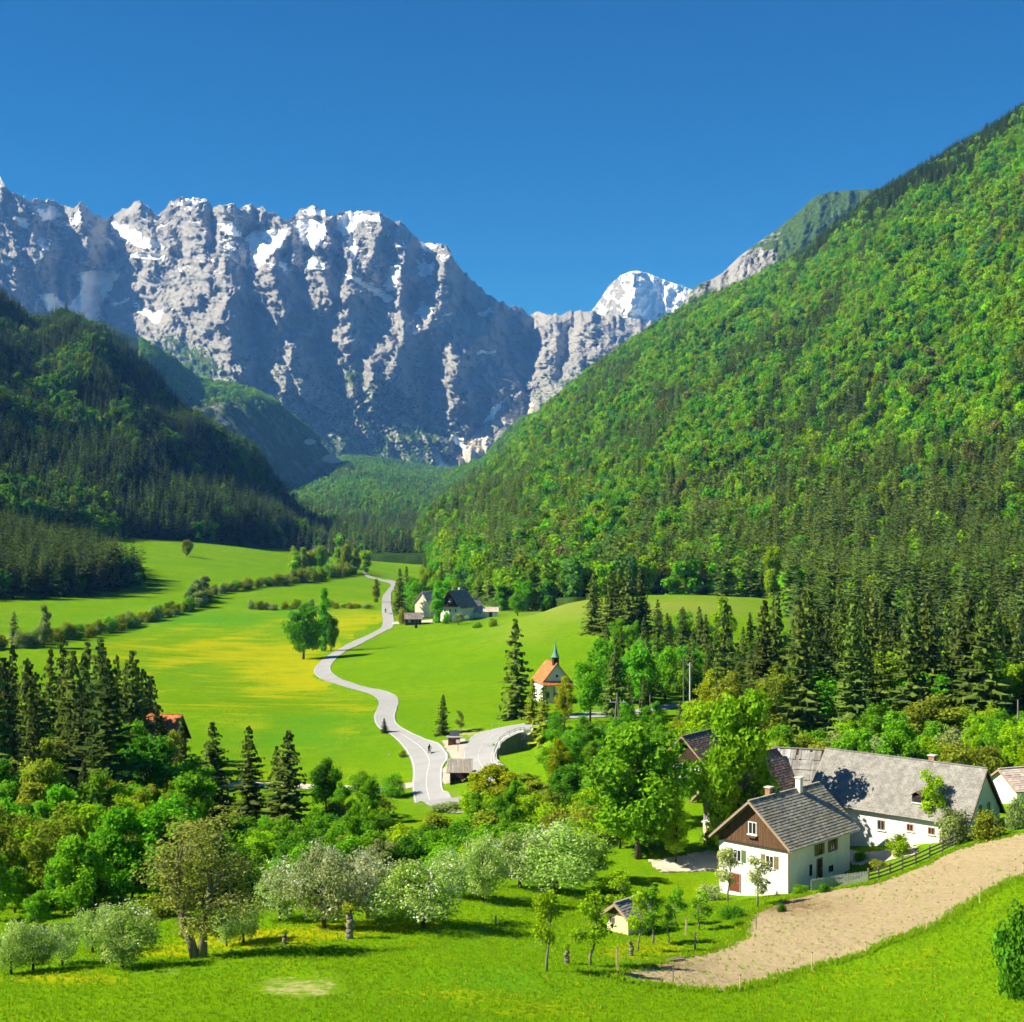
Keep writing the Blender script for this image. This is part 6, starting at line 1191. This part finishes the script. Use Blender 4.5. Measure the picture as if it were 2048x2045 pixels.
for (k, px, t, D, w, tn, lb) in (('round', 255, 1432, 205, 120, 'green', 'light green tree under the spruces of the near wood'), ('round', 80, 1510, 172, 120, 'olive', 'olive tree at the left edge of the near wood'), ('round', 120, 1560, 160, 100, 'vivid', 'vivid green tree at the left, below the olive one'), ('round', 35, 1600, 158, 110, 'deep', 'deep green tree at the left edge'), ('round', 110, 1660, 146, 120, 'lime', 'lime green tree at the lower left edge of the wood'), ('airy', 30, 1730, 138, 100, 'green', 'green tree above the leftmost flowering tree'),
        ('round', 225, 1650, 152, 90, 'vivid', 'vivid green tree left of the twin trunked tree'), ('airy', 190, 1700, 142, 110, 'green', 'green tree behind the white flowering one'), ('airy', 215, 1560, 178, 90, 'olive', 'olive tree in the heart of the left wood'), ('airy', 300, 1560, 190, 90, 'green', 'green tree left above the twin trunked tree'), ('tall', 345, 1450, 218, 60, 'olive', 'yellowish tall tree right of the red roofed house'), ('round', 390, 1600, 185, 80, 'green', 'green tree behind the crown of the twin trunked tree'), ('airy', 520, 1660, 160, 90, 'lime', 'light green tree right of the twin trunked tree'), ('round', 545, 1720, 145, 80, 'vivid', 'vivid round tree left of the large pinkish tree'),
        ('airy', 600, 1650, 165, 90, 'green', 'green tree below the darkest spruce'), ('bush', 655, 1630, 190, 80, 'vivid', 'vivid bush under the dark round tree'), ('airy', 690, 1670, 165, 100, 'olive', 'olive tree behind the large pinkish tree'), ('bush', 740, 1655, 180, 90, 'green', 'green bush at the edge of the small green meadow'), ('airy', 790, 1632, 195, 100, 'green', 'green tree left below the road junction'), ('bush', 850, 1650, 172, 110, 'deep', 'deep green bush behind the mid orchard'), ('bush', 880, 1690, 160, 90, 'green', 'green bush behind the slim flowering tree'), ('airy', 760, 1680, 158, 90, 'grey', 'grey green tree behind the orchard middle'), ('airy', 1010, 1640, 172, 100, 'green', 'green tree behind the widest flowering tree'), ('airy', 1180, 1640, 158, 100, 'lime', 'light green tree at the foot of the tall green one'), ('bush', 1230, 1740, 152, 90, 'lime', 'lime bush behind the shed'), ('bush', 1300, 1690, 172, 70, 'green', 'green bush at the end of the gravel drive'), ('bush', 470, 1720, 148, 70, 'green', 'green bush behind the small flowering trees'), ('bush', 315, 1790, 132, 90, 'olive', 'olive bush left of the twin trunks'), ('airy', 75, 1780, 130, 90, 'green', 'green tree behind the leftmost orchard trees'), ('bush', 1085, 1650, 180, 80, 'deep', 'deep green bush in the thicket behind the orchard')):
    hero(k, px, t, D, w, tn, lb)
# --- meadow and valley
hero_b('round', 607, 1319, 1206, 82, 'deep', 'big dark green maple standing alone in the yellow meadow', None, 0); hero_b('tall', 650, 1303, 1168, 36, 'vivid', 'tall narrow tree right behind the big maple'); hero_b('round', 662, 1303, 1226, 42, 'deep', 'smaller tree at the right foot of the tall narrow one'); hero_b('round', 373, 1113, 1078, 28, 'olive', 'lone round tree on the upper meadow'); hero_b('tall', 88, 1296, 1208, 40, 'grey', 'pale silvery tree at the left end of the stream hedge'); hero_b('spruce', 26, 1290, 1222, 30, 'grey', 'pale thin spruce at the left edge beside the silvery tree')
for k, (px, b, t, w, tn, kd, lb) in enumerate(((877, 1246, 1156, 38, 'vivid', 'tall', 'tall narrow tree in the valley farmyard'), (828, 1232, 1160, 44, 'vivid', 'round', 'round tree behind the dark hut'), (800, 1238, 1136, 30, 'spruce', 'spruce', 'spruce beside the valley road left of the farm'), (814, 1225, 1132, 28, 'spruce', 'spruce', 'second spruce beside the valley road'), (1002, 1222, 1165, 40, 'vivid', 'tall', 'tree right of the low pink roofed shed'), (933, 1215, 1184, 24, 'deep', 'round', 'tree behind the valley farmhouse roof'), (893, 1248, 1224, 20, 'vivid', 'bush', 'bush at the foot of the tall farmyard tree'), (917, 1250, 1224, 26, 'grey', 'blossom', 'white flowering tree before the valley farmhouse'),
        (1035, 1232, 1180, 40, 'green', 'round', 'round tree at the foot of the slope right of the farm'), (754, 1205, 1155, 22, 'olive', 'tall', 'olive tree beside the road beyond the farm'), (850, 1225, 1170, 30, 'green', 'round', 'tree between the dark hut and the tall farmyard tree'), (1030, 1215, 1165, 30, 'olive', 'airy', 'olive tree on the slope foot'), (806, 1248, 1215, 26, 'olive', 'bush', 'bush between the road and the dark hut'), (955, 1256, 1243, 24, 'green', 'bush', 'low garden bush before the pink roofed shed'), (985, 1254, 1236, 24, 'olive', 'bush', 'garden bush right of the low one'))): hero_b(kd, px, b, t, w, tn, lb)
hero_b('spruce', 885, 1470, 1388, 30, 'dark', 'small dark spruce behind the kiosk'); hero_b('thin', 921, 1468, 1418, 30, 'brown', 'sparse little tree right of the small dark spruce'); hero_b('spruce', 769, 1466, 1436, 16, 'dark', 'tiny spruce at the left edge of the road'); hero_b('spruce', 1034, 1436, 1234, 66, 'spruce', 'tall lone spruce left of the chapel', None, 2); hero_b('spruce', 1088, 1484, 1372, 46, 'olive', 'spruce in front of the chapel beside the guard rail', None, 0); hero_b('spruce', 1066, 1450, 1355, 34, 'olive', 'slim spruce between the lone spruce and the chapel')
K = 'spruces on the grassy knoll'
for k, (px, b, t, w) in enumerate(((1188, 1262, 1142, 50), (1222, 1268, 1130, 52), (1258, 1272, 1126, 54), (1284, 1262, 1134, 46), (1240, 1258, 1140, 44))): hero_b('spruce', px, b, t, w, 'spruce', ('leftmost spruce of the dark group on the knoll', 'second spruce of the dark group on the knoll', 'middle tallest spruce of the dark group on the knoll', 'rightmost spruce of the dark group on the knoll', 'rear spruce of the dark group on the knoll')[k], K, k)
for k, (px, t, D, w, lb) in enumerate(((1336, 1225, 400, 36, 'slim spruce right of the knoll'), (1366, 1212, 410, 40, 'second slim spruce right of the knoll'), (1398, 1222, 405, 38, 'third slim spruce right of the knoll'), (1228, 1272, 296, 50, 'dark spruce before the bright trees right of the chapel'), (1260, 1345, 300, 26, 'little brown spruce beside the upper road'), (1290, 1350, 305, 24, 'little spruce right of the brown one'), (1360, 1400, 262, 26, 'small spruce below the wooden pole'), (1316, 1262, 380, 36, 'spruce behind the wood right of the chapel'), (1415, 1290, 300, 34, 'spruce behind the yellow green tree'))): hero('spruce', px, t, D, w, 'spruce' if k != 4 else 'brown', lb, None, k)
hero('tall', 1447, 1190, 420, 60, 'lime', 'lime green tree at the edge of the clearing'); hero('tall', 1545, 1086, 560, 48, 'lime', 'pointed lime tree against the spruces above the clearing')
# --- bushes along the stream and the second hedge
HP = catmull([hit(*q) for q in ((-30, 1302), (60, 1292), (130, 1280), (210, 1266), (290, 1244), (350, 1228), (400, 1210), (425, 1192), (480, 1180), (560, 1170), (640, 1158), (705, 1146))], 12); seg = np.concatenate([[0], np.cumsum(np.linalg.norm(np.diff(HP[:, :2], axis=0), axis=1))]); s = 0.0
while s < seg[-1]:
    x = np.interp(s, seg, HP[:, 0]); y = np.interp(s, seg, HP[:, 1]); h = random.uniform(3.6, 6.6) * (1.25 if y > 800 else 1.0); off = random.uniform(-2, 2)
    tn_ = random.choice(('olive', 'grey', 'green', 'olive')); lab_ = '%s bush of the winding stream hedge, %s' % ({'olive': 'olive', 'grey': 'grey green', 'green': 'fresh green'}[tn_], 'left stretch below the shaded wood' if y < 560 else 'middle stretch before the kink' if y < 720 else 'stretch at the kink' if y < 800 else 'far stretch towards the far white house')
    tree('bush', x + off, y + random.uniform(-2.5, 2.5), h, h * random.uniform(1.0, 1.35), tn_, lab_, 'bushes along the stream'); s += random.uniform(2.9, 4.6)
for (px, b, t) in ((395, 1205, 1158), (408, 1196, 1150), (384, 1214, 1172), (400, 1216, 1180)): hero_b('round', px, b, t, 34, 'grey', 'taller willow at the kink of the stream hedge', 'willows at the kink of the hedge')
for px in list(range(506, 735, 15)): hero_b('bush', px + random.uniform(-4, 4), 1220 - (px - 506) * 0.02 + random.uniform(-2, 2), 1202 + random.uniform(-6, 6), random.uniform(18, 28), random.choice(('olive', 'deep', 'grey')), 'bush in the short hedge behind the big maple', 'bushes of the short hedge')
for k in range(26): px = random.uniform(585, 735); hero_b(random.choice(('round', 'bush', 'tall')), px, random.uniform(1132, 1150), random.uniform(1085, 1112) if k % 2 else random.uniform(1098, 1120), random.uniform(22, 36), random.choice(('green', 'olive', 'lime')), 'tree of the light green grove, ' + ('left of' if px < 630 else 'behind' if px < 660 else 'right of') + ' the far white house', 'grove by the far house')
# --- filler: the wood right of the road and behind the farm (single trees nobody can tell apart)
TX = [(a, b) for a, b, r, k in TREES]
def filler(n, cond, dmin, kinds, label, group, D0, D1, x0, x1, seed):
    rg = random.Random(seed); got = 0; tries = 0
    while got < n and tries < n * 60:
        tries += 1; D = math.sqrt(rg.uniform(D0 ** 2, D1 ** 2)); px = rg.uniform(x0, x1); x = (px - PX0) / F * D
        if not cond(px, D) or any((x - a) ** 2 + (D - b) ** 2 < dmin ** 2 for a, b in TX): continue
        kd, tn, lo, hi = rg.choice(kinds); wd = {'spruce': 'spruce', 'bush': 'bush'}.get(kd, 'leafy tree'); cl = {'spruce': 'green', 'dark': 'dark', 'olive': 'olive', 'green': 'fresh green', 'deep': 'deep green', 'vivid': 'vivid green', 'lime': 'lime green', 'yellow': 'yellowish', 'grey': 'grey green'}[tn]
        f = (px - x0) / (x1 - x0); q = (D - D0) / (D1 - D0); where = ('left end', 'left part', 'middle', 'right part', 'right end')[min(4, int(f * 5))] + (', front rank' if q < 0.4 else ', middle rank' if q < 0.75 else ', rear rank')
        tree(kd, x, D, rg.uniform(lo, hi) * (0.62 if (1430 < px < 1600 and D > 290) else 0.8 if (px <= 1430 and 330 < D < 440) else 1.0), None, tn, (cl + ' ' + label % wd) + ', ' + where, group[0] if kd == 'spruce' else group[1]); TX.append((x, D)); got += 1
    return got
SPK = [('spruce', 'spruce', 19, 27), ('spruce', 'spruce', 19, 27), ('spruce', 'dark', 15, 25), ('spruce', 'spruce', 13, 28)]
clear = lambda px, D: not (1100 < px < 1570 and D > 430 and D < 585)
filler(190, lambda px, D: px > 1440 + (D - 240) * 0.12 and clear(px, D), 5.0, SPK * 3 + [('round', 'green', 10, 17), ('round', 'vivid', 9, 15), ('airy', 'olive', 10, 16), ('round', 'lime', 9, 15)], '%s in the dense stand behind the barn', ('spruces behind the barn', 'broadleaf trees behind the barn'), 236, 430, 1440, 2120, 5)
filler(46, lambda px, D: True, 3.4, [('bush', 'green', 3.5, 6), ('bush', 'olive', 3.5, 6), ('airy', 'lime', 6, 9), ('round', 'green', 6, 9), ('bush', 'grey', 3.5, 5.5)], '%s in the shrubbery behind the barn ridge', ('-', 'shrubbery behind the barn'), 196, 238, 1560, 2110, 15)
filler(60, lambda px, D: True, 4.4, [('round', 'vivid', 8, 14), ('airy', 'green', 8, 13), ('spruce', 'spruce', 12, 20), ('round', 'green', 9, 13)], '%s in the small wood right of the chapel', ('spruces right of the chapel', 'broadleaf trees right of the chapel'), 336, 425, 1210, 1440, 7)
filler(50, lambda px, D: True, 4.2, SPK * 2 + [('round', 'deep', 10, 14), ('airy', 'olive', 9, 13), ('airy', 'green', 9, 13)], '%s deep inside the near left wood', ('spruces inside the left wood', 'broadleaf trees inside the left wood'), 185, 285, -60, 330, 8)
filler(60, lambda px, D: px < 400, 3.4, [('round', 'green', 7, 11), ('airy', 'olive', 7, 11), ('round', 'lime', 7, 10), ('airy', 'green', 7, 11), ('round', 'vivid', 6, 10), ('airy', 'lime', 6, 10)], '%s in the undergrowth of the near left wood', ('-', 'undergrowth of the left wood'), 132, 205, -60, 400, 9)
filler(24, lambda px, D: True, 3.2, [('bush', 'green', 3, 4.5), ('bush', 'deep', 3, 4.5), ('airy', 'green', 4, 6), ('bush', 'vivid', 3, 4.5)], '%s in the thicket below the three spruces', ('-', 'thicket below the three spruces'), 140, 185, 400, 660, 13)
filler(50, lambda px, D: D < 178 or px < 760 or px > 940, 3.2, [('bush', 'green', 3, 4.6), ('bush', 'olive', 3, 4.6), ('bush', 'deep', 3, 4.6), ('bush', 'lime', 3, 4.6), ('airy', 'green', 4.5, 6.5)], '%s in the thicket between orchard and road', ('-', 'thicket below the road'), 158, 200, 660, 1180, 10)
filler(36, lambda px, D: D < 270 and px > 1110, 4.0, [('round', 'green', 5, 8), ('airy', 'vivid', 5, 8), ('airy', 'yellow', 5, 8), ('bush', 'green', 3, 5)], '%s in the thicket under the upper road', ('-', 'thicket under the upper road'), 205, 270, 1080, 1430, 11)
filler(40, lambda px, D: True, 8, [('round', 'vivid', 11, 16), ('round', 'lime', 11, 16), ('tall', 'green', 12, 17), ('spruce', 'spruce', 16, 24)], '%s along the wood edge behind the valley farm', ('spruces behind the valley farm', 'broadleaf trees behind the valley farm'), 615, 1000, 810, 1080, 12)
# --- grass tufts and flowers of the near meadow
def m_blade():
    t = NT('grass_blade'); r = t.attrib('rnd'); g = t.ramp(r, [(0.0, (0.18, 0.36, 0.006)), (0.6, (0.26, 0.46, 0.008)), (1.0, (0.38, 0.50, 0.02))]); return t.leaf(g, 0.4)
def near_grass():
    rng = np.random.default_rng(77); col = bpy.data.collections.new('tuft_kinds'); M_BLADE = m_blade(); M_DAND = plain('dandelion', (0.62, 0.46, 0.005), 0.8, 0.2, 3)
    for i in range(4):
        V, Q, rn = [], [], []
        for b in range(11):
            a = rng.random() * 6.28; r0 = rng.random() * 0.16; h = 0.10 + 0.16 * rng.random(); w = 0.018 + 0.012 * rng.random(); x, y = r0 * math.cos(a), r0 * math.sin(a); dx, dy = rng.normal(size=2) * 0.07; th = rng.random() * 6.28; ux, uy = w * math.cos(th), w * math.sin(th)
            o = len(V); V += [(x - ux, y - uy, -0.03), (x + ux, y + uy, -0.03), (x + dx + ux * .3, y + dy + uy * .3, h), (x + dx - ux * .3, y + dy - uy * .3, h)]; Q.append((o, o + 1, o + 2, o + 3)); rn.append(rng.random())
        me = mesh_np('tuft', V, Q, M_BLADE); attr(me, 'rnd', rn, dom='FACE'); col.objects.link(bpy.data.objects.new('t%d' % i, me))
    fm = MB().tube([(0, 0, 0), (0, 0, 0.16), (0, 0, 0.2)], [0.01, 0.045, 0.035], 6).mesh('flower', M_DAND); col.objects.link(bpy.data.objects.new('u0', fm))
    ng = FNG.copy(); [n for n in ng.nodes if n.bl_idname == 'GeometryNodeCollectionInfo'][0].inputs['Collection'].default_value = col
    n = 38000; D = np.sqrt(rng.uniform(80 ** 2, 150 ** 2, n)); px = rng.uniform(-60, 2110, n); X = (px - PX0) / F * D; Z = ground(X, D); py = PY0 - (Z - CZ) / D * F
    k = (py < 2080) & ~inpoly(px, py, FIELD_PX) & (blob(px, py, 600, 1975, 110, 26) < 0.5); px, py, X, D, Z = px[k], py[k], X[k], D[k], Z[k]; n = len(X)
    nz = fbm(X / 9, D / 14, 3); fl = 0.05 + 0.18 * np.clip(nz + 0.1, 0, 1)
    for q in [(560, 1870, 230, 24), (150, 1960, 230, 26), (330, 1905, 120, 14), (800, 1840, 200, 25), (1300, 1890, 80, 26), (1260, 1910, 120, 20), (900, 1990, 200, 25), (1700, 1960, 260, 40)]: fl = fl + 0.35 * blob(px, py, *q)
    W = np.array([g2(*q) for q in FIELD_PX]); E = []
    for a, b in zip(W, np.roll(W, -1, 0)):
        m = int(np.linalg.norm(b - a) * 26); E.append(a + (b - a) * rng.random((m, 1)) + rng.normal(size=(m, 2)) * 0.42)
    E = np.concatenate(E + [(lambda q, r: W[q[:, 0]] * r[:, :1] + W[q[:, 1]] * (1 - r[:, :1]))(rng.integers(0, len(W), (900, 2)), rng.random((900, 2))) + rng.normal(size=(900, 2)) * 1.1]); X = np.concatenate([X, E[:, 0]]); D = np.concatenate([D, E[:, 1]]); Z = np.concatenate([Z, ground(E[:, 0], E[:, 1]) + 0.04]); fl = np.concatenate([fl, np.full(len(E), 0.04)]); ne = len(E); n = len(X)
    isf = rng.random(n) < fl * 0.3; kd = np.where(isf, 4, rng.integers(0, 4, n)).astype(np.int32); me = bpy.data.meshes.new('grass'); me.vertices.add(n); me.vertices.foreach_set('co', np.stack([X, D, Z], 1).ravel())
    me.attributes.new('kind', 'INT', 'POINT').data.foreach_set('value', kd); rot = np.zeros((n, 3), np.float32); rot[:, 2] = rng.random(n) * 6.28; sz = 0.5 + 0.5 * rng.random(n); sz[-ne:] *= 1.5; sz[-900:] *= 0.6; sc = np.repeat(sz[:, None], 3, 1).astype(np.float32)
    me.attributes.new('rot', 'FLOAT_VECTOR', 'POINT').data.foreach_set('vector', rot.ravel()); me.attributes.new('scl', 'FLOAT_VECTOR', 'POINT').data.foreach_set('vector', sc.ravel())
    o = link(bpy.data.objects.new('grass', me)); o.modifiers.new('tufts', 'NODES').node_group = ng; tag(o, 'grass tufts and dandelions of the near meadow', kind='stuff')
near_grass()
# ------------------------------------------------------------------ haze
def haze():
    t = NT('haze_air'); pv = t.n('ShaderNodeVolumePrincipled'); pv.inputs['Color'].default_value = (0.13, 0.39, 1.0, 1); pv.inputs['Absorption Color'].default_value = (1, 1, 1, 1)
    pv.inputs['Density'].default_value = 4.8e-5; pv.inputs['Anisotropy'].default_value = 0.0
    t.l(pv.outputs[0], t.out.inputs['Volume'])
    b = MB().box((0, 6200, 925), (13000, 14000, 1950)); o = b.build('haze', t.m)
    tag(o, 'thin blue mountain haze filling the valley', kind='stuff')
haze()
